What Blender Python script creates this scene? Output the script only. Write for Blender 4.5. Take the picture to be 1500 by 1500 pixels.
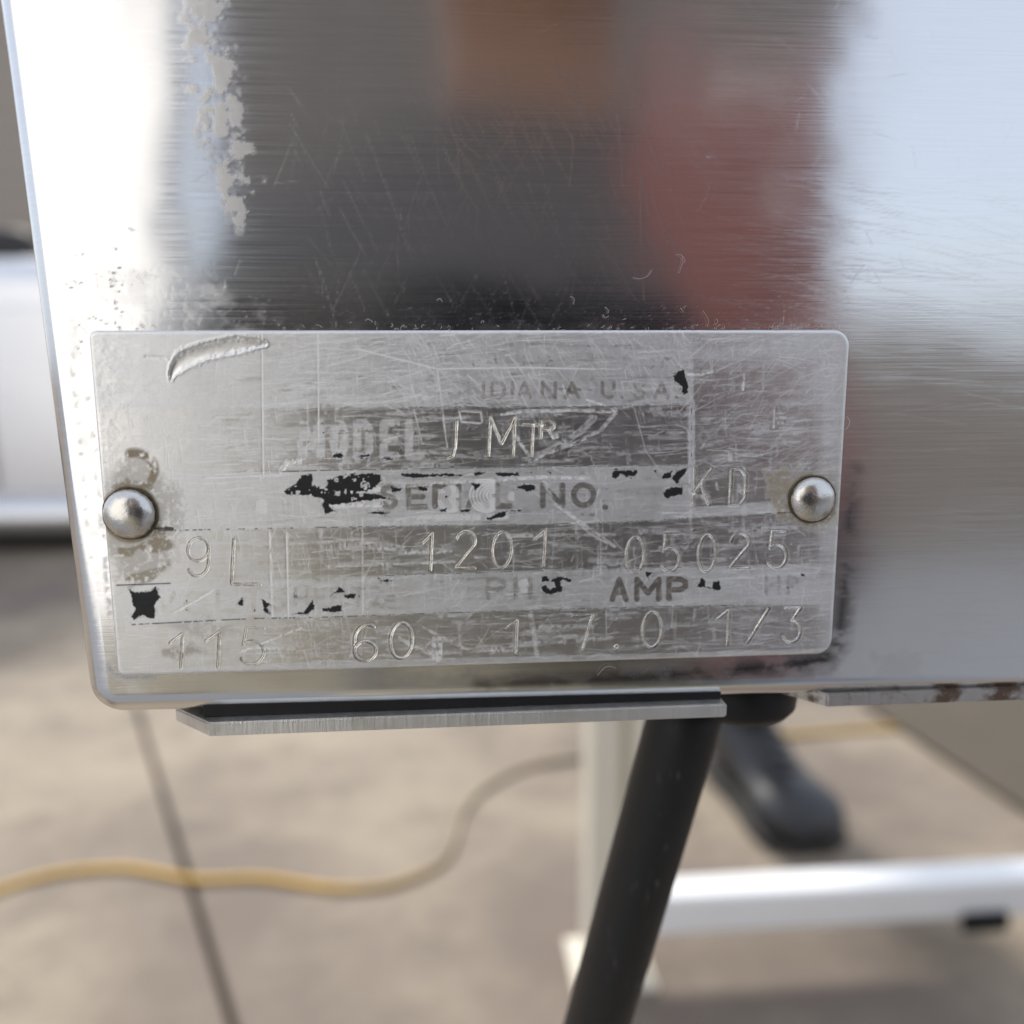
import bpy, bmesh, math, random
import numpy as np
from mathutils import Matrix, Vector, Euler

for _o in list(bpy.data.objects):
    bpy.data.objects.remove(_o, do_unlink=True)
SC = bpy.context.scene
COL = SC.collection
rad = math.radians

# ------------------------------------------------------------------ camera
F_PX = 1213.0                                    # focal length in photograph pixels (1500 wide)
CAM_ROT = Euler((rad(80.813), rad(0.296), rad(-4.506)), 'XYZ')
CAM_LOC = Vector((-0.00375, -0.08432, 0.01270))
cam = bpy.data.cameras.new('camera')
cam.sensor_width = 36.0
cam.lens = 36.0 * F_PX / 1500.0
cam.clip_start = 0.004
cam.clip_end = 500.0
cam.dof.use_dof = True
cam.dof.focus_distance = 0.0850
cam.dof.aperture_fstop = 13.0
cam_o = bpy.data.objects.new('camera', cam)
COL.objects.link(cam_o)
cam_o.location = CAM_LOC
cam_o.rotation_euler = CAM_ROT
SC.camera = cam_o

# ------------------------------------------------------------------ sky and sun
SUN_AZ = rad(-14.0)        # a little left of straight behind the machine
SUN_EL = rad(35.0)
world = bpy.data.worlds.new('World')
SC.world = world
world.use_nodes = True
wn = world.node_tree
wn.nodes.clear()
w_out = wn.nodes.new('ShaderNodeOutputWorld')
w_bg = wn.nodes.new('ShaderNodeBackground')
w_sky = wn.nodes.new('ShaderNodeTexSky')
w_sky.sky_type = 'NISHITA'
w_sky.sun_disc = False
w_sky.sun_elevation = SUN_EL
w_sky.sun_rotation = SUN_AZ
w_sky.air_density = 1.0
w_sky.dust_density = 3.0
w_sky.ozone_density = 1.0
w_bg.inputs['Strength'].default_value = 0.11
w_mix = wn.nodes.new('ShaderNodeMix')                # thin bright overcast over the clear sky
w_mix.data_type = 'RGBA'
w_mix.inputs[0].default_value = 0.65
w_mix.inputs[7].default_value = (8.6, 9.3, 10.6, 1.0)
wn.links.new(w_sky.outputs[0], w_mix.inputs[6])
wn.links.new(w_mix.outputs[2], w_bg.inputs['Color'])
wn.links.new(w_bg.outputs[0], w_out.inputs['Surface'])

sun = bpy.data.lights.new('sun', 'SUN')
sun.energy = 4.0
sun.angle = rad(9.0)
sun.color = (1.0, 0.95, 0.87)
sun_o = bpy.data.objects.new('sun', sun)
COL.objects.link(sun_o)
sd = Vector((math.sin(SUN_AZ) * math.cos(SUN_EL), math.cos(SUN_AZ) * math.cos(SUN_EL), math.sin(SUN_EL)))
sun_o.rotation_euler = sd.to_track_quat('Z', 'Y').to_euler()

SC.view_settings.view_transform = 'Standard'
SC.view_settings.look = 'None'
SC.view_settings.exposure = 0.38
SC.view_settings.gamma = 1.0
SC.view_settings.use_curve_mapping = False
SC.render.engine = 'CYCLES'
SC.cycles.use_denoising = True
SC.cycles.max_bounces = 8

FLOOR_Z = -0.75

# ------------------------------------------------------------------ measuring helpers
_R = np.array(CAM_ROT.to_matrix())
_C = np.array(CAM_LOC)


def ray(px, py):
    d = _R @ np.array([(px - 750.0) / F_PX, -(py - 750.0) / F_PX, -1.0])
    return d / np.linalg.norm(d)


def at_y(px, py, y=0.0):
    d = ray(px, py)
    return Vector(_C + d * ((y - _C[1]) / d[1]))


def at_z(px, py, z=FLOOR_Z):
    d = ray(px, py)
    return Vector(_C + d * ((z - _C[2]) / d[2]))


def to_px(P):
    L = (np.asarray(P) - _C) @ _R
    return 750 + F_PX * L[..., 0] / -L[..., 2], 750 - F_PX * L[..., 1] / -L[..., 2]


# ------------------------------------------------------------------ object helpers
def put(o, label=None, cat=None, group=None, kind=None, parent=None):
    COL.objects.link(o)
    if label: o['label'] = label
    if cat: o['category'] = cat
    if group: o['group'] = group
    if kind: o['kind'] = kind
    if parent: o.parent = parent
    return o


def empty(name, loc, label, cat, group=None):
    o = bpy.data.objects.new(name, None)
    o.location = loc
    o.empty_display_size = 0.02
    return put(o, label, cat, group)


def local(o, parent):
    """world-space mesh under a translated Empty"""
    o.matrix_parent_inverse = Matrix.Translation(-Vector(parent.location))


def mesh_obj(name, verts, faces, mat, parent=None, smooth=False, **kw):
    me = bpy.data.meshes.new(name)
    me.from_pydata([tuple(v) for v in verts], [], faces)
    if mat: me.materials.append(mat)
    if smooth:
        me.polygons.foreach_set('use_smooth', [True] * len(me.polygons))
    me.update()
    o = bpy.data.objects.new(name, me)
    put(o, parent=parent, **kw)
    if parent: local(o, parent)
    return o


def bm_obj(name, bm, mat, parent=None, smooth=False, **kw):
    bmesh.ops.recalc_face_normals(bm, faces=bm.faces)
    me = bpy.data.meshes.new(name)
    bm.to_mesh(me)
    bm.free()
    if mat: me.materials.append(mat)
    if smooth:
        me.polygons.foreach_set('use_smooth', [True] * len(me.polygons))
    o = bpy.data.objects.new(name, me)
    put(o, parent=parent, **kw)
    if parent: local(o, parent)
    return o


def add_box(bm, lo, hi, bevel=0.0, seg=2):
    v = bmesh.ops.create_cube(bm, size=1.0)['verts']
    lo, hi = Vector(lo), Vector(hi)
    for p in v:
        p.co = Vector([lo[i] + (p.co[i] + 0.5) * (hi[i] - lo[i]) for i in range(3)])
    if bevel > 0:
        es = list({e for p in v for e in p.link_edges})
        bmesh.ops.bevel(bm, geom=es, offset=bevel, segments=seg, affect='EDGES', profile=0.5)


def prism(bm, poly, y0, y1, axis='y'):
    """extrude a polygon given as (a,b); axis z: (x,y) along z, axis y: (x,z) along y"""
    def P(a, b, t):
        return (a, t, b) if axis == 'y' else (a, b, t)
    A = [bm.verts.new(P(a, b, y0)) for a, b in poly]
    B = [bm.verts.new(P(a, b, y1)) for a, b in poly]
    n = len(poly)
    bm.faces.new(A)
    bm.faces.new(B[::-1])
    for i in range(n):
        bm.faces.new((A[i], B[i], B[(i + 1) % n], A[(i + 1) % n]))


def spline(pts, n=10):
    """Catmull-Rom through pts"""
    P = [Vector(p) for p in pts]
    P = [P[0] * 2 - P[1]] + P + [P[-1] * 2 - P[-2]]
    out = []
    for i in range(1, len(P) - 2):
        a, b, c, d = P[i - 1:i + 3]
        for k in range(n):
            t = k / n
            out.append(0.5 * ((2 * b) + (c - a) * t + (2 * a - 5 * b + 4 * c - d) * t * t + (3 * b - a - 3 * c + d) * t ** 3))
    out.append(P[-2])
    return out


def tube(bm, pts, radii, seg=12, caps=True):
    P = [Vector(p) for p in pts]
    if not hasattr(radii, '__len__'): radii = [radii] * len(P)
    rings = []
    up = Vector((0.13, 0.27, 0.95))
    for i, p in enumerate(P):
        t = (P[min(i + 1, len(P) - 1)] - P[max(i - 1, 0)]).normalized()
        a = t.cross(up)
        if a.length < 1e-3: a = t.cross(Vector((1, 0, 0)))
        a.normalize()
        b = t.cross(a)
        up = b * -1 if b.dot(up) < 0 else b
        b = up
        a = t.cross(b).normalized()
        rings.append([bm.verts.new(p + (a * math.cos(2 * math.pi * k / seg) + b * math.sin(2 * math.pi * k / seg)) * radii[i]) for k in range(seg)])
    for r, s in zip(rings, rings[1:]):
        for k in range(seg):
            bm.faces.new((r[k], r[(k + 1) % seg], s[(k + 1) % seg], s[k]))
    if caps:
        bm.faces.new(rings[0][::-1])
        bm.faces.new(rings[-1])


def skin_mesh(name, chains, subdiv=2):
    """one continuous body grown over a skeleton; chains: lists of (point, radius); shared points join"""
    verts, radii, edges, idx = [], [], [], {}
    for ch in chains:
        prev = None
        for p, r in ch:
            k = tuple(round(c, 4) for c in p)
            if k not in idx:
                idx[k] = len(verts)
                verts.append(p)
                radii.append(r)
            i = idx[k]
            if prev is not None and prev != i: edges.append((prev, i))
            prev = i
    me = bpy.data.meshes.new(name + '_skeleton')
    me.from_pydata(verts, edges, [])
    o = bpy.data.objects.new(name + '_skeleton', me)
    COL.objects.link(o)
    m = o.modifiers.new('skin', 'SKIN')
    m.use_smooth_shade = True
    me.skin_vertices.new() if not me.skin_vertices else None
    for i, r in enumerate(radii):
        me.skin_vertices[0].data[i].radius = (r, r) if not isinstance(r, tuple) else r
    me.skin_vertices[0].data[0].use_root = True
    s = o.modifiers.new('sub', 'SUBSURF')
    s.levels = s.render_levels = subdiv
    dg = bpy.context.evaluated_depsgraph_get()
    new = bpy.data.meshes.new_from_object(o.evaluated_get(dg))
    bpy.data.objects.remove(o, do_unlink=True)
    bpy.data.meshes.remove(me)
    new.name = name
    new.polygons.foreach_set('use_smooth', [True] * len(new.polygons))
    return new


# ------------------------------------------------------------------ material helpers
class NT:
    def __init__(self, name):
        self.m = bpy.data.materials.new(name)
        self.m.use_nodes = True
        self.t = self.m.node_tree
        self.t.nodes.clear()
        self.out = self.t.nodes.new('ShaderNodeOutputMaterial')
        self.b = self.t.nodes.new('ShaderNodeBsdfPrincipled')
        self.t.links.new(self.b.outputs[0], self.out.inputs['Surface'])

    def n(self, kind, **kw):
        nd = self.t.nodes.new('ShaderNode' + kind)
        for k, v in kw.items():
            setattr(nd, k, v)
        return nd

    def set(self, sock, v):
        s = self.b.inputs[sock] if isinstance(sock, str) else sock
        if isinstance(v, bpy.types.NodeSocket):
            self.t.links.new(v, s)
        elif isinstance(v, (tuple, list)) and len(v) == 3 and s.type == 'RGBA':
            s.default_value = (*v, 1.0)
        else:
            s.default_value = v

    def math(self, op, a, b=0.0, c=0.0, clamp=False):
        nd = self.n('Math', operation=op, use_clamp=clamp)
        for i, v in enumerate((a, b, c)):
            self.set(nd.inputs[i], v)
        return nd.outputs[0]

    def mix(self, f, a, b):
        nd = self.n('Mix', data_type='RGBA')
        self.set(nd.inputs[0], f)
        self.set(nd.inputs[6], a)
        self.set(nd.inputs[7], b)
        return nd.outputs[2]

    def lerp(self, f, a, b):
        nd = self.n('Mix', data_type='FLOAT')
        self.set(nd.inputs[0], f)
        self.set(nd.inputs[2], a)
        self.set(nd.inputs[3], b)
        return nd.outputs[0]

    def coord(self, scale=(1, 1, 1), rot=(0, 0, 0)):
        tc = self.n('TexCoord')
        mp = self.n('Mapping')
        mp.inputs['Scale'].default_value = scale
        mp.inputs['Rotation'].default_value = rot
        self.t.links.new(tc.outputs['Object'], mp.inputs[0])
        return mp.outputs[0]

    def noise(self, co, scale, detail=4, rough=0.55, dist=0.0):
        nd = self.n('TexNoise')
        self.t.links.new(co, nd.inputs['Vector'])
        nd.inputs['Scale'].default_value = scale
        nd.inputs['Detail'].default_value = detail
        nd.inputs['Roughness'].default_value = rough
        nd.inputs['Distortion'].default_value = dist
        return nd.outputs[0]

    def ramp(self, v, a, b, lo=0.0, hi=1.0):
        nd = self.n('MapRange')
        nd.interpolation_type = 'SMOOTHSTEP'
        self.set(nd.inputs[0], v)
        for i, x in enumerate((a, b, lo, hi)):
            nd.inputs[i + 1].default_value = x
        return nd.outputs[0]

    def attr(self, name):
        return self.n('Attribute', attribute_name=name).outputs['Fac']

    def bump(self, h, strength=1.0, dist=0.001, prev=None):
        nd = self.n('Bump')
        nd.inputs['Strength'].default_value = strength
        nd.inputs['Distance'].default_value = dist
        self.set(nd.inputs['Height'], h)
        if prev: self.t.links.new(prev, nd.inputs['Normal'])
        return nd.outputs[0]


def simple(name, col, rough, metal=0.0, vary=0.25, scale=30.0, bump=0.0, bscale=None, spec=0.5):
    t = NT(name)
    t.set('Specular IOR Level', spec)
    co = t.coord()
    nz = t.noise(co, scale, 5)
    t.set('Base Color', t.mix(nz, tuple(c * (1 - vary) for c in col), tuple(min(1, c * (1 + vary)) for c in col)))
    t.set('Roughness', t.lerp(nz, max(0.03, rough - 0.08), rough + 0.08))
    t.set('Metallic', metal)
    if bump > 0:
        t.set('Normal', t.bump(t.noise(co, bscale or scale * 4, 4), 1.0, bump))
    return t.m


# stainless panel
t = NT('brushed_stainless')
co_x = t.coord((60, 60, 5200))
co_x2 = t.coord((120, 120, 9000), (0, rad(3), 0))
co_s = t.coord((1, 1, 1))
b1 = t.noise(co_x, 1.0, 3, 0.6)
b2 = t.noise(co_x2, 1.0, 2, 0.5)
cloud = t.noise(co_s, 55.0, 5, 0.6)
residue, spots, scr, haze_ = t.attr('residue'), t.attr('spots'), t.attr('scratch'), t.attr('scuff')
base = t.mix(b1, (0.62, 0.62, 0.625), (0.74, 0.74, 0.745))
base = t.mix(t.math('MULTIPLY', residue, 0.6), base, t.mix(t.noise(co_s, 900.0, 4, 0.7), (0.34, 0.31, 0.26), (0.54, 0.51, 0.46)))
base = t.mix(t.math('MULTIPLY', t.attr('dark_reflection_grime'), 0.92), base, (0.045, 0.043, 0.045))  # dark reflection put into the base colour, together with grime
base = t.mix(spots, base, (0.010, 0.010, 0.009))
t.set('Specular IOR Level', t.lerp(spots, 0.5, 0.08))
t.set('Base Color', base)
met = t.math('SUBTRACT', 1.0, t.math('MULTIPLY', residue, 0.5))
met = t.math('SUBTRACT', met, t.math('MULTIPLY', spots, 0.95), clamp=True)
t.set('Metallic', met)
ro = t.lerp(cloud, 0.095, 0.165)
ro = t.math('ADD', ro, t.math('MULTIPLY', t.math('SUBTRACT', b1, 0.5), 0.16))
ro = t.math('ADD', ro, t.math('MULTIPLY', scr, 0.42))
ro = t.math('ADD', ro, t.math('MULTIPLY', haze_, 0.18))
ro = t.math('ADD', ro, t.math('MULTIPLY', spots, 0.45))
ro = t.math('ADD', ro, t.math('MULTIPLY', t.attr('dark_reflection_grime'), 0.12))
ro = t.math('ADD', ro, t.math('MULTIPLY', residue, 0.5), clamp=True)
t.set('Roughness', ro)
t.set('Anisotropic', 0.45)
tan = t.n('Tangent', direction_type='RADIAL', axis='X')
t.set('Tangent', tan.outputs[0])
nrm = t.bump(b1, 0.13, 0.000012)
nrm = t.bump(b2, 0.12, 0.000008, nrm)
t.set('Normal', nrm)
M_PANEL = t.m

# data plate
t = NT('worn_data_plate')
etch, paint, scr, stain, tint = (t.attr(a) for a in ('etch', 'paint', 'scratch', 'stain', 'fill'))
b1 = t.noise(t.coord((60, 60, 5200)), 1.0, 3, 0.6)
b2 = t.noise(t.coord((5200, 60, 90)), 1.0, 2, 0.6)
fine = t.noise(t.coord(), 2600.0, 4, 0.65)
cloud = t.noise(t.coord(), 130.0, 5, 0.6)
base = t.mix(b1, (0.64, 0.63, 0.615), (0.78, 0.77, 0.755))
ebase = t.mix(fine, (0.66, 0.665, 0.67), (0.84, 0.845, 0.85))
base = t.mix(etch, base, ebase)
base = t.mix(scr, base, (0.92, 0.92, 0.91))
base = t.mix(t.math('MULTIPLY', tint, 0.8), base, (0.30, 0.245, 0.20))
stc = t.mix(cloud, (0.16, 0.095, 0.025), (0.28, 0.22, 0.10))
base = t.mix(t.math('MULTIPLY', stain, 0.85), base, stc)
base = t.mix(paint, base, (0.006, 0.006, 0.007))
t.set('Base Color', base)
met = t.math('SUBTRACT', 1.0, t.math('MULTIPLY', stain, 0.8))
met = t.math('SUBTRACT', met, paint, clamp=True)
met = t.math('SUBTRACT', met, t.math('MULTIPLY', etch, 0.25), clamp=True)
met = t.math('SUBTRACT', met, t.math('MULTIPLY', scr, 0.40), clamp=True)
t.set('Metallic', met)
ro = t.lerp(etch, 0.30, 0.43)
ro = t.math('ADD', ro, t.math('MULTIPLY', t.math('SUBTRACT', cloud, 0.5), 0.18))
ro = t.math('ADD', ro, t.math('MULTIPLY', scr, 0.22))
ro = t.math('ADD', ro, t.math('MULTIPLY', stain, 0.3))
ro = t.math('ADD', ro, t.math('MULTIPLY', paint, 0.2), clamp=True)
t.set('Roughness', ro)
nrm = t.bump(b1, 0.22, 0.00002)
nrm = t.bump(b2, 0.10, 0.00002, nrm)
nrm = t.bump(fine, 0.18, 0.00002, nrm)
t.set('Normal', nrm)
M_PLATE = t.m

M_RIVET = simple('dull_rivet_metal', (0.60, 0.585, 0.56), 0.27, 1.0, 0.20, 700, 0.00006, 1100)
M_STAMP = simple('stamped_bright_metal', (0.90, 0.88, 0.80), 0.28, 1.0, 0.10, 900)
M_STAMP_DULL = simple('stamped_dull_metal', (0.70, 0.68, 0.62), 0.34, 1.0, 0.2, 900)
M_GRIME = simple('grime', (0.075, 0.060, 0.035), 0.75, 0.0, 0.5, 900, 0.00005, 3000)

t = NT('sawn_steel_edge')
v1 = t.noise(t.coord((2400, 200, 200)), 1.0, 3, 0.7)
v2 = t.noise(t.coord(), 120.0, 4)
t.set('Base Color', t.mix(t.ramp(v2, 0.5, 0.8), (0.72, 0.715, 0.70), (0.45, 0.42, 0.39)))
t.set('Metallic', 0.9)
t.set('Roughness', t.lerp(v1, 0.25, 0.55))
t.set('Normal', t.bump(v1, 0.6, 0.00012))
M_STRIP = t.m
t = NT('rusty_steel_edge')
v1 = t.noise(t.coord((1600, 200, 200)), 1.0, 3, 0.7)
v2 = t.noise(t.coord(), 260.0, 5, 0.65)
rust = t.ramp(v2, 0.44, 0.62)
t.set('Base Color', t.mix(rust, (0.50, 0.48, 0.46), (0.105, 0.068, 0.050)))
t.set('Metallic', t.lerp(rust, 0.9, 0.2))
t.set('Roughness', t.lerp(rust, 0.35, 0.8))
t.set('Normal', t.bump(v1, 0.6, 0.00008))
M_RUST = t.m

M_RUBBER = simple('black_rubber', (0.008, 0.008, 0.009), 0.50, 0.0, 0.3, 300, 0.00003, 1200, 0.32)
t = NT('yellow_cord_jacket')
tc_ = t.n('TexCoord')
sx = t.n('SeparateXYZ')
t.t.links.new(tc_.outputs['Object'], sx.inputs[0])
dirt = t.ramp(t.math('ADD', sx.outputs[0], t.math('MULTIPLY', t.noise(t.coord(), 6.0, 3), 0.25)), -0.10, 0.12)     # dusty length
dirt = t.math('MULTIPLY', dirt, t.ramp(sx.outputs[0], 0.30, 0.45, 1.0, 0.0))
t.set('Base Color', t.mix(dirt, (0.60, 0.335, 0.004), (0.22, 0.165, 0.09)))
t.set('Roughness', 0.55)
M_CORD = t.m
M_BAR = simple('white_painted_steel', (0.80, 0.80, 0.80), 0.35, 0.0, 0.05, 12)
M_POST = simple('cream_painted_steel', (0.62, 0.58, 0.49), 0.4, 0.0, 0.06, 10)
M_PATCH = simple('brown_patch', (0.095, 0.080, 0.062), 0.85, 0.0, 0.2, 9, 0.001, 60, 0.15)
M_SHOE = simple('black_leather', (0.024, 0.024, 0.027), 0.42, 0.0, 0.3, 40, 0.0006, 140)
M_SOLE = simple('black_sole', (0.035, 0.033, 0.032), 0.75, 0.0, 0.3, 40)
M_TROUSER = simple('dark_trousers', (0.045, 0.045, 0.055), 0.85, 0.0, 0.25, 60, 0.001, 300)
M_SKIN = simple('skin', (0.17, 0.095, 0.065), 0.5, 0.0, 0.12, 40)
M_JACKET = simple('dark_jacket', (0.020, 0.020, 0.024), 0.8, 0.0, 0.3, 40, 0.001, 200)
M_KHAKI = simple('olive_trousers', (0.21, 0.195, 0.155), 0.85, 0.0, 0.2, 40, 0.001, 200)
M_REDCLOTH = simple('red_sleeve_cloth', (0.085, 0.030, 0.027), 0.85, 0.0, 0.2, 40, 0.001, 200)
M_HAIR = simple('dark_hair', (0.02, 0.015, 0.012), 0.55, 0.0, 0.3, 90, 0.001, 300)
M_WHITE = simple('white_enamel', (0.78, 0.78, 0.79), 0.3, 0.0, 0.04, 5)
M_SILVER = simple('satin_silver', (0.70, 0.70, 0.72), 0.32, 0.9, 0.05, 5)
M_DARK = simple('dark_plinth', (0.03, 0.028, 0.026), 0.7, 0.0, 0.3, 10)
M_RED = simple('red_enamel', (0.098, 0.036, 0.034), 0.45, 0.0, 0.1, 5)
M_LOWWALL = simple('brown_grey_block', (0.095, 0.086, 0.080), 0.85, 0.0, 0.2, 6, 0.003, 60)
M_SHED = simple('dark_brown_planks', (0.062, 0.057, 0.056), 0.8, 0.0, 0.3, 6, 0.002, 40)
M_RENDER = simple('white_render', (0.84, 0.835, 0.82), 0.8, 0.0, 0.05, 3, 0.002, 80)
M_SIDING = simple('beige_siding', (0.36, 0.30, 0.245), 0.7, 0.0, 0.1, 4)

t = NT('beige_concrete')
co = t.coord()
n1 = t.noise(co, 2.2, 6, 0.6)
n2 = t.noise(co, 9.0, 6, 0.66)
n3 = t.noise(co, 75.0, 5, 0.7)
c = t.mix(t.ramp(n1, 0.35, 0.65), (0.150, 0.118, 0.095), (0.295, 0.245, 0.182))
c = t.mix(t.math('MULTIPLY', t.ramp(n2, 0.47, 0.66), 0.6), c, (0.135, 0.108, 0.086))
c = t.mix(t.math('MULTIPLY', t.ramp(n3, 0.5, 0.7), 0.4), c, (0.14, 0.115, 0.09))
t.set('Base Color', c)
t.set('Roughness', 0.85)
t.set('Normal', t.bump(n3, 0.5, 0.002))
M_FLOOR = t.m
M_JOINT = simple('joint_dirt', (0.07, 0.06, 0.05), 0.9, 0.0, 0.4, 30)

# ================================================================== setting
# concrete floor: two slabs either side of a recessed joint, over a dark bed
j0, j1 = at_z(212, 1075), at_z(284, 1312)
jd = (j0 - j1).normalized()
jn = Vector((-jd.y, jd.x, 0))
if jn.x > 0: jn = -jn                         # jn points to the left slab
ja, jb = j1 - jd * 60, j1 + jd * 90
gap = 0.0045
mesh_obj('ground', [(-90, -90, FLOOR_Z - 0.03), (90, -90, FLOOR_Z - 0.03), (90, 120, FLOOR_Z - 0.03), (-90, 120, FLOOR_Z - 0.03)],
         [(0, 1, 2, 3)], M_JOINT, kind='structure')
for s in (1, -1):
    a, b = ja + jn * gap * s, jb + jn * gap * s
    far = jn * 70 * s
    e = jn * 0.004 * s
    vs = [a + e, b + e, b + far, a + far, a + Vector((0, 0, -0.004)), b + Vector((0, 0, -0.004)),
          a + Vector((0, 0, -0.029)), b + Vector((0, 0, -0.029))]
    fs = [(0, 1, 2, 3), (0, 4, 5, 1), (4, 6, 7, 5)]
    if s < 0: fs = [f[::-1] for f in fs]
    mesh_obj('concrete_floor', vs, [f[::-1] for f in fs] if s > 0 else [f[::-1] for f in fs], M_FLOOR, kind='structure')

M_ADDED_GROUND = simple('grey_added_ground', (0.20, 0.21, 0.23), 0.85, 0.0, 0.15, 5, 0.002, 120)  # added unseen grey sheet, cools what the steel reflects
mesh_obj('added_ground_sheet', [(-40, -60, FLOOR_Z + .004), (40, -60, FLOOR_Z + .004), (40, -0.35, FLOOR_Z + .004), (-40, -0.35, FLOOR_Z + .004)], [(0, 1, 2, 3)], M_ADDED_GROUND, kind='structure')

# ================================================================== machine
def axis_grid(lo, hi, n, fil, k, ends):
    """coordinates along one axis: fine fillet rows near an end, even rows between"""
    a = [lo]
    c = np.linspace(lo, hi, n)
    out = list(c)
    return np.array(out)


def field_mesh(name, X, Z, Y, back, mat, attrs, parent, **kw):
    """grid of (rows,cols) points; the border is folded back to Y+back"""
    nr, nc = X.shape
    def pad(A): return np.pad(A, 1, mode='edge')
    Xp, Zp, Yp = pad(X), pad(Z), pad(Y)
    Yp[0, :] = Yp[-1, :] = back
    Yp[:, 0] = Yp[:, -1] = back
    R_, C_ = Xp.shape
    co = np.stack([Xp, Yp, Zp], -1).reshape(-1, 3).astype(np.float32)
    i = np.arange((R_ - 1) * (C_ - 1))
    r, c = i // (C_ - 1), i % (C_ - 1)
    v = r * C_ + c
    quads = np.stack([v, v + 1, v + C_ + 1, v + C_], 1).astype(np.int32)      # rows run downwards
    quads = quads[:, ::-1]
    me = bpy.data.meshes.new(name)
    me.vertices.add(len(co))
    me.vertices.foreach_set('co', co.ravel())
    me.loops.add(quads.size)
    me.loops.foreach_set('vertex_index', np.ascontiguousarray(quads).ravel())
    me.polygons.add(len(quads))
    me.polygons.foreach_set('loop_start', np.arange(0, quads.size, 4, dtype=np.int32))
    me.polygons.foreach_set('loop_total', np.full(len(quads), 4, dtype=np.int32))
    me.polygons.foreach_set('use_smooth', np.ones(len(quads), dtype=bool))
    me.update(calc_edges=True)
    me.validate()
    for an, A in attrs.items():
        at = me.attributes.new(an, 'FLOAT', 'POINT')
        at.data.foreach_set('value', pad(A).astype(np.float32).ravel())
    me.materials.append(mat)
    o = bpy.data.objects.new(name, me)
    put(o, parent=parent, **kw)
    if parent: local(o, parent)
    return o


rng = np.random.default_rng(7)
random.seed(7)


def vnoise(shape, cell, octaves=4, rough=0.5, stretch=(1, 1)):
    """smooth value noise 0..1"""
    H, W = shape
    out = np.zeros(shape)
    amp, tot = 1.0, 0.0
    for o in range(octaves):
        cy, cx = max(1.0, cell * stretch[0] / 2 ** o), max(1.0, cell * stretch[1] / 2 ** o)
        gh, gw = int(H / cy) + 3, int(W / cx) + 3
        g = rng.random((gh, gw))
        y, x = np.arange(H) / cy, np.arange(W) / cx
        y0, x0 = y.astype(int), x.astype(int)
        fy, fx = (y - y0), (x - x0)
        fy, fx = (fy * fy * (3 - 2 * fy))[:, None], (fx * fx * (3 - 2 * fx))[None, :]
        a, b = g[np.ix_(y0, x0)], g[np.ix_(y0, x0 + 1)]
        c, d = g[np.ix_(y0 + 1, x0)], g[np.ix_(y0 + 1, x0 + 1)]
        out += amp * ((a * (1 - fx) + b * fx) * (1 - fy) + (c * (1 - fx) + d * fx) * fy)
        tot += amp
        amp *= rough
    return out / tot


def sstep(a, b, x):
    t_ = np.clip((x - a) / (b - a), 0, 1)
    return t_ * t_ * (3 - 2 * t_)


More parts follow.
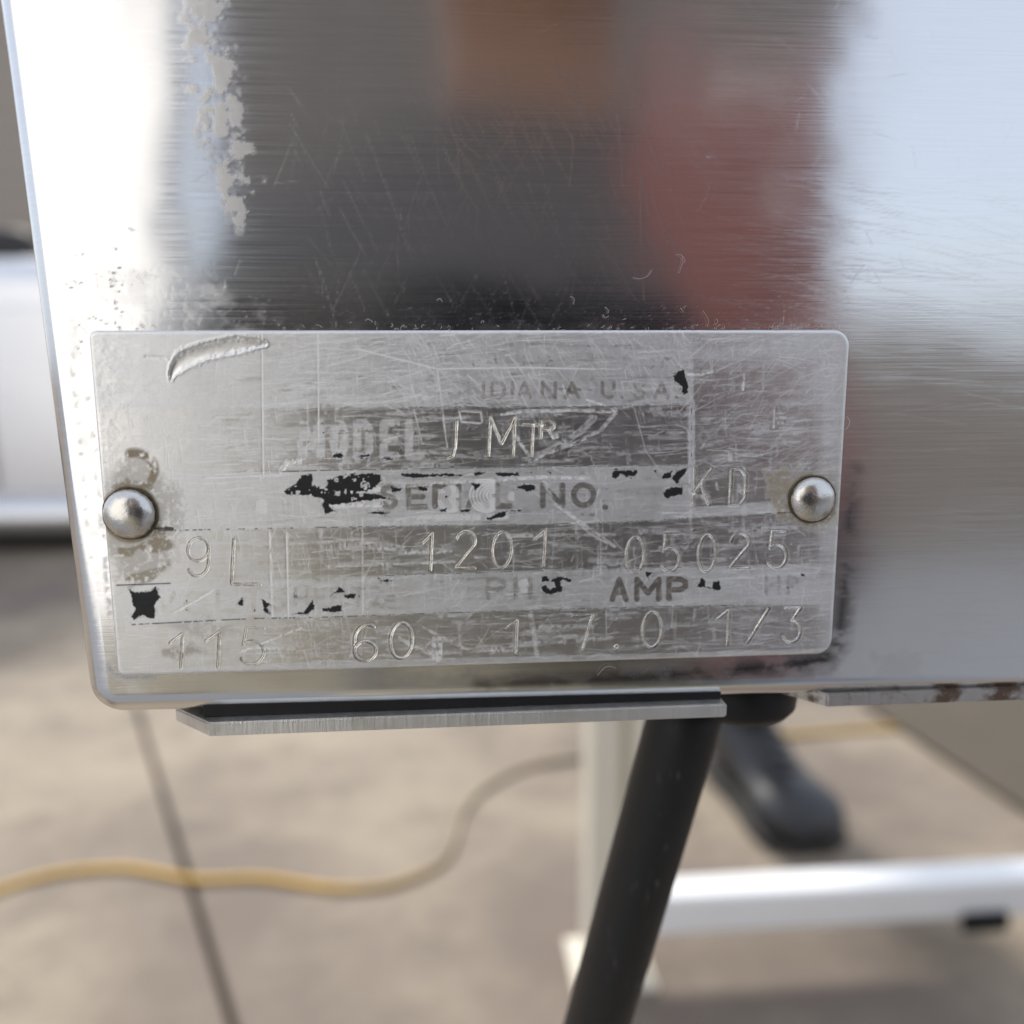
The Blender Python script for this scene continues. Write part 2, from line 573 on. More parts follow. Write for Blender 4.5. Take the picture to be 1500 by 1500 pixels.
class Canvas:
    """marks laid out on a sheet of the photograph's pixels (x0,y0)-(x1,y1), S samples per pixel"""
    def __init__(self, x0, y0, x1, y1, S):
        self.x0, self.y0, self.S = x0, y0, S
        self.W, self.H = int((x1 - x0) * S), int((y1 - y0) * S)
        self.shape = (self.H, self.W)
        self.px = x0 + (np.arange(self.W) + 0.5) / S
        self.py = y0 + (np.arange(self.H) + 0.5) / S

    def new(self, v=0.0): return np.full(self.shape, v)

    def win(self, xa, ya, xb, yb):
        i0, i1 = max(0, int((xa - self.x0) * self.S)), min(self.W, int((xb - self.x0) * self.S) + 2)
        j0_, j1_ = max(0, int((ya - self.y0) * self.S)), min(self.H, int((yb - self.y0) * self.S) + 2)
        return i0, i1, j0_, j1_

    def line(self, A, pts, w, v=1.0, soft=1.0, w2=None, profile=None):
        """stroke of half-width w (to w2 at the end); max-blended, or profile(d/w)*v added once"""
        P = np.asarray(pts, float)
        w2 = w if w2 is None else w2
        m = max(w, w2) + soft + 1
        i0, i1, j0_, j1_ = self.win(P[:, 0].min() - m, P[:, 1].min() - m, P[:, 0].max() + m, P[:, 1].max() + m)
        if i1 <= i0 or j1_ <= j0_: return
        X, Y = self.px[None, i0:i1], self.py[j0_:j1_, None]
        best = np.full((j1_ - j0_, i1 - i0), 1e9)
        n = len(P) - 1
        for k in range(n):
            a, b = P[k], P[k + 1]
            d = b - a
            L = max(1e-9, d @ d)
            tt = np.clip(((X - a[0]) * d[0] + (Y - a[1]) * d[1]) / L, 0, 1)
            dist = np.hypot(X - a[0] - tt * d[0], Y - a[1] - tt * d[1])
            ww = w + (w2 - w) * (k + tt) / n
            best = np.minimum(best, dist - ww if profile is None else dist / np.maximum(ww, 0.2))
        if profile is None:
            S_ = np.clip(0.5 - best / soft, 0, 1) * v
            A[j0_:j1_, i0:i1] = np.maximum(A[j0_:j1_, i0:i1], S_)
        else:
            A[j0_:j1_, i0:i1] += profile(best) * v

    def poly(self, A, pts, v=1.0, rough=0.0, noise=None, soft=1.0):
        """filled polygon whose edge is eaten by noise"""
        P = np.asarray(pts, float)
        m = rough + soft + 2
        i0, i1, j0_, j1_ = self.win(P[:, 0].min() - m, P[:, 1].min() - m, P[:, 0].max() + m, P[:, 1].max() + m)
        if i1 <= i0 or j1_ <= j0_: return
        X, Y = np.broadcast_arrays(self.px[None, i0:i1], self.py[j0_:j1_, None])
        inside = np.zeros(X.shape, bool)
        best = np.full(X.shape, 1e9)
        for k in range(len(P)):
            a, b = P[k], P[(k + 1) % len(P)]
            d = b - a
            L = max(1e-9, d @ d)
            tt = np.clip(((X - a[0]) * d[0] + (Y - a[1]) * d[1]) / L, 0, 1)
            best = np.minimum(best, np.hypot(X - a[0] - tt * d[0], Y - a[1] - tt * d[1]))
            if a[1] != b[1]:
                c_ = ((a[1] > Y) != (b[1] > Y)) & (X < d[0] * (Y - a[1]) / d[1] + a[0])
                inside ^= c_
        sd_ = np.where(inside, -best, best)
        if noise is not None: sd_ = sd_ + (noise[j0_:j1_, i0:i1] - 0.5) * 2 * rough
        A[j0_:j1_, i0:i1] = np.maximum(A[j0_:j1_, i0:i1], np.clip(0.5 - sd_ / soft, 0, 1) * v)

    def sample(self, A, px, py):
        x = np.clip((px - self.x0) * self.S - 0.5, 0, self.W - 1.001)
        y = np.clip((py - self.y0) * self.S - 0.5, 0, self.H - 1.001)
        i, j = x.astype(int), y.astype(int)
        fx, fy = x - i, y - j
        return (A[j, i] * (1 - fx) + A[j, i + 1] * fx) * (1 - fy) + (A[j + 1, i] * (1 - fx) + A[j + 1, i + 1] * fx) * fy


# ---- single-stroke letters, unit box, y down
def arc(cx, cy, rx, ry, a0, a1, n=14):
    return [(cx + rx * math.cos(rad(a0 + (a1 - a0) * k / n)), cy + ry * math.sin(rad(a0 + (a1 - a0) * k / n))) for k in range(n + 1)]


GLYPH = {
    '0': [arc(.5, .5, .5, .5, -90, 270, 28)],
    '1': [[(.1, .27), (.35, .17), (.75, 0), (.75, 1)]],
    '2': [arc(.5, .27, .45, .27, 190, 380, 14) + [(.55, .62), (.06, 1), (1, 1)]],
    '3': [[(.12, 0), (.95, 0), (.5, .36)] + arc(.5, .67, .48, .32, -80, 150, 16)],
    '5': [[(.92, 0), (.15, 0), (.08, .46)] + arc(.45, .68, .52, .32, -130, 150, 18)],
    '6': [arc(.58, .42, .55, .42, -60, -170, 10) + [(.04, .6)], arc(.52, .73, .47, .27, 0, 360, 22)],
    '7': [[(0, .05), (1, 0), (.85, .3), (.55, 1)]],
    '9': [arc(.5, .30, .45, .30, 0, 360, 22), [(.95, .3), (.97, .6)] + arc(.52, .68, .45, .32, 10, 150, 10)],
    '/': [[(1, 0), (0, 1)]],
    '.': [arc(.5, .5, .5, .5, 0, 360, 8)],
    'J': [[(.9, 0), (.9, .7), (.7, .92), (.1, 1)]],
    'M': [[(0, 1), (0, 0), (.5, .7), (1, 0), (1, 1)]],
    'T': [[(0, 0), (1, 0)], [(.5, 0), (.5, 1)]],
    'R': [[(0, 1), (0, 0), (.6, 0), (.95, .15), (.95, .4), (.6, .52), (0, .52)], [(.55, .52), (1, 1)]],
    'K': [[(0, 0), (0, 1)], [(1, 0), (0, .68)], [(.42, .42), (.95, 1)]],
    'D': [[(0, 0), (0, 1), (.6, 1), (.95, .8), (.95, .2), (.6, 0), (0, 0)]],
    'L': [[(0, 0), (0, 1), (1, 1)]],
    'I': [[(.5, 0), (.5, 1)]],
    'N': [[(0, 1), (0, 0), (1, 1), (1, 0)]],
    'A': [[(0, 1), (.5, 0), (1, 1)], [(.2, .65), (.8, .65)]],
    'U': [[(0, 0), (0, .7)] + arc(.5, .7, .5, .3, 180, 0, 8) + [(1, 0)]],
    'S': [arc(.5, .25, .45, .25, -20, -270, 12) + arc(.5, .75, .45, .25, -90, 160, 12)],
    'O': [arc(.5, .5, .5, .5, 0, 360, 24)],
    'E': [[(1, 0), (0, 0), (0, 1), (1, 1)], [(0, .5), (.85, .5)]],
    'V': [[(0, 0), (.5, 1), (1, 0)]],
    'H': [[(0, 0), (0, 1)], [(1, 0), (1, 1)], [(0, .5), (1, .5)]],
    'Z': [[(0, 0), (1, 0), (0, 1), (1, 1)]],
    'P': [[(0, 1), (0, 0), (.65, 0), (1, .15), (1, .4), (.65, .55), (0, .55)]],
    'C': [arc(.5, .5, .5, .5, -45, -315, 18)],
}


def glyph(ch, x0, x1, y0, y1, slant=0.0):
    return [[(x0 + (x1 - x0) * a + slant * (0.5 - b) * (y1 - y0), y0 + (y1 - y0) * b) for a, b in st] for st in GLYPH[ch]]


# ---------------- panel of the machine
PANEL_Y = 0.0006
machine = empty('steel_machine', at_y(640, 1040, 0.1), 'brushed stainless steel machine housing with a worn riveted data plate', 'machine')

el0, el1 = at_y(20, 187, PANEL_Y + 0.0012), at_y(128, 1010, PANEL_Y + 0.0012)       # left edge line
eb0, eb1 = at_y(150, 1038, PANEL_Y + 0.0027), at_y(1500, 1003, PANEL_Y + 0.0027)    # bottom edge line
lt = Vector((el1.x - el0.x, el1.z - el0.z)).normalized()
bt = Vector((eb1.x - eb0.x, eb1.z - eb0.z)).normalized()
# corner point of the two lines
A_ = np.array([[lt.x, -bt.x], [lt.y, -bt.y]])
k_ = np.linalg.solve(A_, np.array([eb0.x - el0.x, eb0.z - el0.z]))
corner = np.array([el0.x + lt.x * k_[0], el0.z + lt.y * k_[0]])
ux, uz = np.array([bt.x, bt.y]), -np.array([lt.x, lt.y])          # along the bottom edge, up the left edge
RC, RF = 0.0034, 0.0026
fil = np.array([0, .03, .08, .16, .27, .4, .55, .7, .85]) * RF
s_co = np.concatenate([fil, np.linspace(RF, 0.117, 640), np.linspace(0.119, 0.34, 40)])
t_co = np.concatenate([fil, np.linspace(RF, 0.082, 500), np.linspace(0.084, 0.26, 30)])[::-1]
S_, T_ = np.meshgrid(s_co, t_co)
a = np.clip(1 - S_ / RC, 0, 1)
b = np.clip(1 - T_ / RC, 0, 1)
cm = (a > 0) & (b > 0)
a2, b2 = a * np.sqrt(1 - b * b / 2), b * np.sqrt(1 - a * a / 2)
S2, T2 = np.where(cm, RC * (1 - a2), S_), np.where(cm, RC * (1 - b2), T_)
dist = np.where(cm, RC * (1 - np.sqrt(a2 ** 2 + b2 ** 2)), np.minimum(S_, T_))
q = np.clip(1 - dist / RF, 0, 1)
Yp = PANEL_Y + RF * (1 - np.sqrt(np.clip(1 - q * q, 0, 1)))
Xp = corner[0] + ux[0] * S2 + uz[0] * T2
Zp = corner[1] + ux[1] * S2 + uz[1] * T2
ppx, ppy = to_px(np.stack([Xp, np.full_like(Xp, PANEL_Y), Zp], -1))

cp = Canvas(0, -20, 1540, 1060, 1)
nz_b = vnoise(cp.shape, 26, 4)
nz_f = vnoise(cp.shape, 9, 3)
residue, spots, scr, scuff = cp.new(), cp.new(), cp.new(), cp.new()
# old glue left in blotches
gl = cp.new()
cp.poly(gl, [(262, -20), (330, -20), (358, 187), (388, 262), (372, 322), (345, 336), (330, 300), (312, 240), (286, 187)], 1, 16, nz_f, 12)
residue = np.maximum(residue, gl * sstep(0.46, 0.58, vnoise(cp.shape, 30, 5, 0.72, (1.0, 0.9))) * (0.25 + 0.55 * nz_f))
# black specks beside the plate
for (x, y, w, h, n) in [(168, 432, 12, 50, 24), (104, 416, 12, 6, 5), (160, 470, 40, 10, 8), (122, 372, 14, 4, 4), (190, 335, 10, 5, 3),
                        (210, 478, 12, 4, 6), (1020, 240, 30, 14, 3), (120, 500, 14, 30, 3)]:
    for _ in range(n):
        cx, cy = rng.normal(x, w / 2), rng.normal(y, h / 2)
        an = rng.uniform(-0.2, 1.0)
        ln = rng.uniform(1, 6)
        cp.line(spots, [(cx, cy), (cx + ln * math.cos(an), cy + ln * math.sin(an))], rng.uniform(0.1, 0.9), rng.uniform(0.3, 0.95), 1.6)
# scuffed grey skin round the plate
cp.poly(scuff, [(90, 470), (130, 380), (330, 420), (420, 470), (1250, 470), (1262, 490), (130, 500), (175, 1000), (1225, 975), (1240, 1010), (150, 1025)], 1, 14, nz_f, 16)
scuff *= 0.5 * sstep(0.35, 0.75, vnoise(cp.shape, 40, 5, 0.7))
# grime ridge down the left of the plate and below it
grime = cp.new()
cp.line(grime, [(104, 520), (116, 640), (126, 760), (140, 900), (156, 985)], 3, 0.5, 7)
cp.line(grime, [(126, 560), (138, 640), (146, 740), (158, 860), (166, 970)], 4, 0.5, 6)
spots = np.maximum(spots, grime * sstep(0.52, 0.74, nz_f) * 0.5)
rs = cp.new()
refl_grime = cp.new()                                   # painted dark reflection beside the plate's lower right, with grime speckle
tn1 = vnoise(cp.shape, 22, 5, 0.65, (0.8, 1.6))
cp.line(refl_grime, [(1252, 690), (1244, 760), (1238, 850), (1228, 940), (1205, 966)], 5, 1.0, 30, 13)
cp.line(refl_grime, [(1205, 968), (1130, 976), (1050, 984), (940, 992), (700, 1004)], 14, 1.0, 26, 4)
refl_grime *= 0.35 + 0.75 * sstep(0.34, 0.62, tn1)
refl_grime = np.clip(refl_grime, 0, 1)
cp.poly(rs, [(905, 975), (1000, 968), (1010, 985), (910, 992)], 0.12, 8, nz_f, 10)
cp.poly(rs, [(1280, 960), (1345, 955), (1350, 995), (1290, 998)], 0.18, 10, nz_f, 14)
cp.line(spots, [(158, 975), (166, 987), (186, 993), (225, 992)], 3, 0.45, 8)
# scratches
def scratch_set(n, box, ang, spread, ln, v):
    for _ in range(n):
        x, y = rng.uniform(box[0], box[2]), rng.uniform(box[1], box[3])
        an = rad(rng.normal(ang, spread))
        L = rng.uniform(*ln)
        bow = rng.normal(0, L * 0.02)
        c_, s_ = math.cos(an), math.sin(an)
        cp.line(scr, [(x, y), (x + c_ * L / 2 - s_ * bow, y + s_ * L / 2 + c_ * bow), (x + c_ * L, y + s_ * L)], 0.4, rng.uniform(*v), 2.2)
scratch_set(150, (420, 100, 1000, 400), 66, 9, (20, 120), (0.12, 0.5))
scratch_set(60, (430, 150, 900, 420), 112, 10, (15, 90), (0.1, 0.4))
scratch_set(120, (300, 0, 1500, 470), 40, 60, (6, 40), (0.1, 0.35))
scratch_set(220, (1000, 250, 1500, 500), 8, 6, (30, 160), (0.06, 0.28))
scratch_set(90, (1250, 500, 1500, 1000), 2, 5, (30, 140), (0.05, 0.25))
scratch_set(160, (60, 380, 330, 480), 50, 40, (4, 20), (0.1, 0.5))
for L_ in [[(600, 195), (616, 240), (640, 300), (668, 355), (700, 410)], [(535, 190), (560, 260), (590, 340), (602, 380)], [(935, 200), (938, 300), (943, 440)],
           [(700, 290), (697, 360)], [(1041, 266), (1034, 290), (1022, 310)], [(527, 370), (500, 430), (486, 455)]]:
    cp.line(scr, L_, 0.5, 0.45, 2.0)
spk = cp.new()
for _ in range(900):
    x, y = rng.uniform(330, 1240), 482 - abs(rng.normal(0, 34))
    cp.line(spk, [(x, y), (x + rng.uniform(-1, 1), y)], 0.3, rng.uniform(0.1, 0.6), 1.2)
residue = np.maximum(residue, spk)

sm = lambda A: cp.sample(A, ppx, ppy)
Y_wav = (sm(vnoise(cp.shape, 320, 2)) - 0.5) * 0.00022 + (sm(vnoise(cp.shape, 100, 2)) - 0.5) * 0.000034
inside = np.clip(dist / RF - 0.5, 0, 1)
Yp = Yp - sm(residue) * 0.000010 * inside + Y_wav * inside + sm(scr) * 0.000006 * inside
panel = field_mesh('panel', Xp, Zp, Yp, 0.30, M_PANEL, dict(dark_reflection_grime=sm(refl_grime), residue=np.maximum(sm(residue), sm(rs)), spots=sm(spots), scratch=sm(scr), scuff=sm(scuff)), machine)

# ---------------- data plate
pl = [at_y(x, y, 0) for x, y in ((130, 485), (1248, 482), (1217, 958), (170, 992))]
PW, PH = 0.0760, 0.03487
nx, nzz = 1180, 520
def edge_coords(L, n, e=0.0005):
    f = np.array([0, .1, .22, .38, .55, .75]) * e
    return np.concatenate([f, np.linspace(e, L - e, n), (L - f)[::-1]])
u = edge_coords(PW, nx) - PW / 2
v = (edge_coords(PH, nzz) - PH / 2)[::-1]
U, V = np.meshgrid(u, v)
RCP = np.where(U > 0, 0.0017, 0.0008)
RE = 0.00035
a = np.clip((np.abs(U) - (PW / 2 - RCP)) / RCP, 0, 1)
b = np.clip((np.abs(V) - (PH / 2 - RCP)) / RCP, 0, 1)
cm = (a > 0) & (b > 0)
a2, b2 = a * np.sqrt(1 - b * b / 2), b * np.sqrt(1 - a * a / 2)
U2 = np.where(cm, np.sign(U) * (PW / 2 - RCP + a2 * RCP), U)
V2 = np.where(cm, np.sign(V) * (PH / 2 - RCP + b2 * RCP), V)
dist = np.where(cm, RCP * (1 - np.sqrt(a2 ** 2 + b2 ** 2)), np.minimum(PW / 2 - np.abs(U), PH / 2 - np.abs(V)))
q = np.clip(1 - dist / RE, 0, 1)
Ye = RE * (1 - np.sqrt(np.clip(1 - q * q, 0, 1)))
ppx, ppy = to_px(np.stack([U2, np.zeros_like(U2), V2], -1))

cp = Canvas(100, 460, 1280, 1010, 1.5)
PXg, PYg = np.broadcast_arrays(cp.px[None, :], cp.py[:, None])
n_big = vnoise(cp.shape, 130, 4)
n_mid = vnoise(cp.shape, 36, 4, 0.6)
n_fin = vnoise(cp.shape, 10, 3, 0.6)
n_hor = vnoise(cp.shape, 40, 4, 0.6, (0.18, 2.0))
n_ver = vnoise(cp.shape, 40, 4, 0.6, (2.0, 0.18))

# printed bands: etched grey ground between bright bands
def ylin(pts):
    p = np.array(pts, float)
    return np.interp(PXg, p[:, 0], p[:, 1])
yA = ylin([(130, 600), (680, 596), (1015, 594)])
yB = ylin([(130, 699), (508, 688), (805, 684), (1015, 681), (1240, 676)])
yC = ylin([(150, 779), (500, 772), (765, 768), (900, 765), (1148, 751), (1240, 748)])
yD = ylin([(150, 858), (631, 841), (746, 837), (986, 831), (1230, 824)])
yE = ylin([(150, 917), (373, 906), (480, 904), (732, 895), (986, 888), (1215, 885)])
yF = ylin([(150, 985), (480, 968), (900, 958), (1220, 950)])
def band(y0, y1, xa=100, xb=1300, s=1.5):
    return sstep(-s, s, PYg - y0) * sstep(-s, s, y1 - PYg) * sstep(-s, s, PXg - xa) * sstep(-s, s, xb - PXg)
etch = cp.new()
etch = np.maximum(etch, sstep(1.5, -1.5, PYg - yA) * sstep(2, -2, PXg - 1016))
etch = np.maximum(etch, band(yB, yC, 100, 1016))
etch = np.maximum(etch, band(yA - 6, yC, 1009, 1018))
etch = np.maximum(etch, band(yC - 16, yC, 1000, 1150))
etch = np.maximum(etch, band(yD, yE))
etch = np.maximum(etch, sstep(-1.5, 1.5, PYg - yF) * 0.8)
etch = np.maximum(etch, sstep(535, 505, PYg + 0.10 * (1250 - PXg) * 0.0 - 20 * n_big) * 0.75)
# right-hand rubbed corner
corner_m = np.exp(-(((PXg - 1215) / 42) ** 2 + ((PYg - 545) / 60) ** 2))
etch = np.maximum(etch, corner_m * 0.8)
etch = np.maximum(etch, sstep(1190, 1212, PXg) * 0.7)
# wear: left third rubbed to an even scratched grey
left = sstep(520, 330, PXg + 60 * (n_big - 0.5))
etch = etch * (1 - 0.55 * left) + 0.55 * left
etch = np.clip(etch + (n_hor - 0.5) * 0.75 + (n_ver - 0.5) * 0.5 + (n_mid - 0.5) * 0.25, 0, 1)
# rubbed smears in the bright bands
smear = sstep(0.60, 0.72, n_hor * 0.6 + n_mid * 0.4 + 0.05 * left)
etch = np.maximum(etch, smear * 0.75)

fill, paint, scr, stain = cp.new(), cp.new(), cp.new(), cp.new()
n_tiny = vnoise(cp.shape, 5, 2, 0.6)
sme = cp.new()
for _ in range(900):                              # rubbed streaks along the plate
    x, y = (rng.uniform(130, 640) if rng.random() < 0.62 else rng.uniform(560, 1230)), rng.uniform(490, 985)
    L, w_ = rng.uniform(8, 75), rng.uniform(0.6, 4.5)
    sl = rng.normal(-0.03, 0.05)
    cp.line(sme, [(x, y), (x + L * 0.5, y + sl * L * 0.5), (x + L, y + sl * L)], w_, rng.uniform(0.35, 1.0), 3.0, w_ * rng.uniform(0.1, 0.9))
for _ in range(260):                              # and across it
    x, y = (rng.uniform(200, 520) if rng.random() < 0.6 else rng.uniform(520, 1220)), rng.uniform(500, 960)
    L, w_ = rng.uniform(10, 60), rng.uniform(0.6, 3.5)
    cp.line(sme, [(x, y), (x + rng.normal(0, 2), y + L)], w_, rng.uniform(0.3, 0.9), 2.5, w_ * rng.uniform(0.2, 1))
sme *= sstep(0.30, 0.55, n_tiny * 0.5 + n_fin * 0.5)
rub = cp.new()
for _ in range(520):                              # darker streaks where the print has gone
    x, y = (rng.uniform(130, 560) if rng.random() < 0.7 else rng.uniform(560, 1000)), rng.uniform(495, 985)
    L, w_ = rng.uniform(6, 50), rng.uniform(0.5, 3.0)
    cp.line(rub, [(x, y), (x + L, y + rng.normal(-0.03, 0.04) * L)], w_, rng.uniform(0.3, 0.9), 2.5, w_ * rng.uniform(0.1, 0.8))
etch = np.clip(np.maximum(etch, sme * 0.95) - 0.85 * rub * sstep(0.3, 0.6, n_fin), 0, 1)
hgt = cp.new()                                   # millimetres, positive stands proud

# printed words
def word(A, text, boxes, y0, y1, w, v=1.0, slope=0.0):
    for ch, (xa, xb) in zip(text, boxes):
        dy = slope * (xa - boxes[0][0])
        for st in glyph(ch, xa + w, xb - w, y0 + w + dy, y1 - w + dy):
            cp.line(A, st, w, v, 1.5)
ind = cp.new()
word(ind, 'INDIANAUSA', [(668, 676), (684, 711), (718, 742), (747, 754), (757, 779), (792, 816), (826, 850), (880, 902), (926, 946), (957, 981)], 558, 585, 2.6)
for x in (911, 951, 990): cp.line(ind, [(x, 582), (x + 1, 582)], 2.0, 1, 1.4)
fill = np.maximum(fill, ind * sstep(0.26, 0.50, n_mid * 0.5 + n_fin * 0.5) * sstep(660, 730, PXg) * 0.85)
co_ = cp.new()
word(co_, 'CO', [(944, 961), (966, 988)], 523, 541, 2.4)
word(co_, 'IIIINE', [(690, 697), (704, 712), (722, 730), (764, 772), (776, 792), (800, 812)], 520, 538, 2.0)
fill = np.maximum(fill, co_ * sstep(0.44, 0.62, n_fin * 0.6 + n_mid * 0.4) * 0.7)
mod = cp.new()
word(mod, 'MODEL', [(438, 476), (483, 511), (517, 548), (556, 586), (593, 622)], 614, 674, 6.2)
rem = mod * sstep(0.45, 0.62, n_fin)
etch = np.maximum(etch, mod * 1.0 * sstep(0.28, 0.48, n_hor * 0.5 + n_fin * 0.5))
paint = np.maximum(paint, mod * sstep(666, 672, PYg) * sstep(0.46, 0.58, n_fin))
paint = np.maximum(paint, mod * sstep(0.74, 0.80, n_fin * 0.5 + n_hor * 0.5))
ser = cp.new()
word(ser, 'SERIALNO', [(556, 584), (594, 627), (633, 662), (668, 676), (682, 718), (724, 752), (791, 828), (836, 874)], 709, 747, 4.2, slope=-0.01)
cp.line(ser, [(886, 743), (887, 743)], 4, 1, 1.5)
etch = etch * (1 - ser * 0.8)
fill = np.maximum(fill, ser * 0.45 * sstep(0.25, 0.5, n_fin * 0.5 + n_mid * 0.5))
paint = np.maximum(paint, ser * sstep(0.66, 0.74, n_fin * 0.45 + n_hor * 0.3 + n_mid * 0.25))
vol = cp.new()
word(vol, 'VOLTS', [(226, 258), (268, 304), (316, 351), (356, 386), (394, 421)], 866, 901, 3.2, slope=-0.03)
word(vol, 'HERTZ', [(430, 453), (460, 478), (484, 506), (514, 536), (543, 564)], 861, 891, 2.6, 0.75, slope=-0.02)
word(vol, 'PH', [(712, 740), (752, 780)], 845, 879, 3.4, slope=-0.01)
word(vol, 'HP', [(1120, 1144), (1152, 1170)], 842, 872, 2.6)
etch = etch * (1 - vol * 0.45)
fill = np.maximum(fill, vol * 0.30 * sstep(0.42, 0.6, n_fin * 0.5 + n_mid * 0.5))
paint = np.maximum(paint, vol * sstep(0.66, 0.72, n_fin * 0.6 + n_mid * 0.4) * 0.9)
amp = cp.new()
word(amp, 'AMP', [(893, 921), (929, 969), (976, 1008)], 845, 882, 4.0, slope=-0.01)
etch = etch * (1 - amp * 0.8)
fill = np.maximum(fill, amp * 0.68 * sstep(0.22, 0.45, n_fin * 0.5 + n_mid * 0.5))

fill *= (1 - 0.5 * sme)
# black paint left in patches
def Z(ox, oy, s, pts): return [(ox + x / s, oy + y / s) for x, y in pts]
patches = [
    Z(80, 740, 3.41, [(368, 418), (402, 437), (480, 430), (503, 412), (528, 460), (500, 490), (498, 566), (470, 562), (440, 545), (395, 573), (382, 560), (405, 520), (385, 480), (384, 450)]),
    Z(80, 460, 3.41, [(1145, 885), (1200, 850), (1236, 803), (1282, 798), (1288, 856), (1330, 862), (1400, 845), (1440, 808), (1500, 795), (1502, 930), (1390, 955), (1330, 920), (1270, 905), (1160, 902)]),
    Z(80, 460, 3.41, [(1350, 905), (1390, 920), (1370, 960), (1400, 985), (1350, 998), (1335, 950)]),
    Z(480, 460, 3.57, [(-5, 868), (90, 838), (277, 834), (282, 872), (232, 915), (150, 935), (260, 940), (322, 965), (200, 975), (10, 1000), (-5, 960)]),
    Z(480, 460, 3.57, [(378, 834), (706, 836), (704, 850), (600, 848), (520, 853), (430, 856), (380, 848)]),
    Z(480, 460, 3.57, [(758, 828), (825, 826), (800, 842), (765, 848)]),
    Z(480, 460, 3.57, [(862, 830), (1000, 828), (1002, 846), (900, 848)]),
    Z(480, 460, 3.57, [(1032, 826), (1072, 824), (1068, 834), (1036, 836)]),
    Z(480, 460, 3.57, [(1145, 824), (1168, 824), (1165, 836)]),
    Z(480, 460, 3.57, [(985, 905), (1030, 890), (1086, 895), (1085, 920), (1040, 925), (1015, 915)]),
    Z(480, 460, 3.57, [(750, 885), (805, 888), (770, 918)]),
    Z(480, 460, 3.57, [(828, 1070), (880, 1045), (937, 1028), (925, 1060), (850, 1080)]),
    Z(480, 460, 3.57, [(950, 1024), (1016, 1024), (1012, 1034), (960, 1034)]),
    Z(480, 460, 3.57, [(212, 1040), (270, 1032), (325, 1040), (280, 1050)]),
    Z(480, 460, 3.57, [(690, 1024), (752, 1020), (740, 1036), (700, 1036)]),
    Z(480, 460, 3.57, [(580, 1022), (622, 1018), (615, 1034), (585, 1036)]),
    Z(480, 460, 3.57, [(470, 900), (525, 905), (520, 930), (480, 925)]),
    Z(480, 460, 3.57, [(328, 900), (388, 912), (380, 930), (340, 925)]),
    Z(860, 460, 3.57, [(448, 325), (480, 300), (508, 292), (514, 330), (527, 365), (521, 412), (505, 422), (494, 378), (460, 352)]),
    Z(860, 460, 3.57, [(130, 830), (150, 818), (262, 818), (255, 845), (205, 852), (175, 835), (150, 858), (132, 852)]),
    Z(860, 460, 3.57, [(345, 818), (362, 815), (360, 830)]),
    Z(860, 460, 3.57, [(390, 845), (445, 822), (436, 855), (400, 862)]),
    Z(860, 460, 3.57, [(440, 860), (470, 822), (523, 806), (502, 850), (470, 887)]),
    Z(860, 460, 3.57, [(394, 935), (420, 912), (502, 903), (497, 942), (420, 968)]),
    Z(480, 740, 3.57, [(1118, 374), (1145, 374), (1160, 385), (1185, 385), (1200, 372), (1222, 376), (1272, 388), (1270, 408), (1235, 392), (1215, 400), (1230, 430), (1222, 455), (1190, 458), (1165, 474), (1125, 455), (1116, 425), (1140, 420), (1165, 440), (1190, 425), (1185, 400), (1150, 398), (1122, 395)]),
    Z(480, 740, 3.57, [(266, 390), (342, 392), (335, 402), (272, 400)]),
    Z(480, 740, 3.57, [(30, 455), (70, 430), (86, 452), (50, 462)]),
    Z(480, 740, 3.57, [(88, 468), (146, 464), (142, 480), (105, 490)]),
    Z(480, 740, 3.57, [(0, 535), (70, 520), (78, 540), (50, 560), (0, 552)]),
    Z(80, 740, 3.41, [(903, 496), (942, 462), (938, 500)]),
    Z(80, 740, 3.41, [(1034, 468), (1077, 498), (1060, 512), (1084, 546), (1050, 535), (1042, 505)]),
    Z(80, 740, 3.41, [(1196, 542), (1240, 535), (1290, 475), (1300, 520), (1260, 545)]),
    Z(80, 740, 3.41, [(1333, 515), (1380, 510), (1420, 498), (1437, 530), (1400, 535), (1345, 530)]),
    Z(80, 740, 3.41, [(1388, 440), (1420, 412), (1446, 430), (1400, 445)]),
    Z(80, 740, 3.41, [(1448, 448), (1500, 446), (1500, 466), (1455, 462)]),
    Z(860, 740, 3.57, [(303, 350), (348, 352), (330, 362), (318, 384)]),
    Z(860, 740, 3.57, [(568, 432), (602, 382), (622, 392), (620, 425), (650, 430), (660, 402), (690, 396), (702, 438), (680, 446), (610, 432)]),
    Z(860, 740, 3.57, [(1114, 358), (1138, 356), (1140, 372), (1120, 374)]),
    Z(80, 460, 3.41, [(1385, 705), (1435, 690), (1440, 712), (1395, 716)]),
    Z(480, 460, 3.57, [(20, 738), (80, 736), (70, 750), (30, 752)]),
    Z(480, 460, 3.57, [(160, 736), (222, 734), (210, 748), (165, 748)]),
]
pn = cp.new()
for P_ in patches:
    cp.poly(pn, P_, 1.0, 3.4, n_tiny * 0.6 + n_fin * 0.4, 1.2)
big = sstep(1.5, -1.5, PXg - 575) * sstep(-1.5, 1.5, PXg - 410) * band(yB - 2, yC)
holes = sstep(0.645, 0.675, vnoise(cp.shape, 14, 3, 0.6))
pn *= 1 - holes * big
halo = cp.new()
for P_ in patches:
    cp.poly(halo, P_, 1.0, 9, n_fin, 7)
fill = np.maximum(fill, halo * sstep(0.42, 0.66, n_tiny) * 0.55)
pn = np.maximum(pn, halo * sstep(0.74, 0.79, n_tiny) * 0.95)
paint = np.maximum(paint, pn)
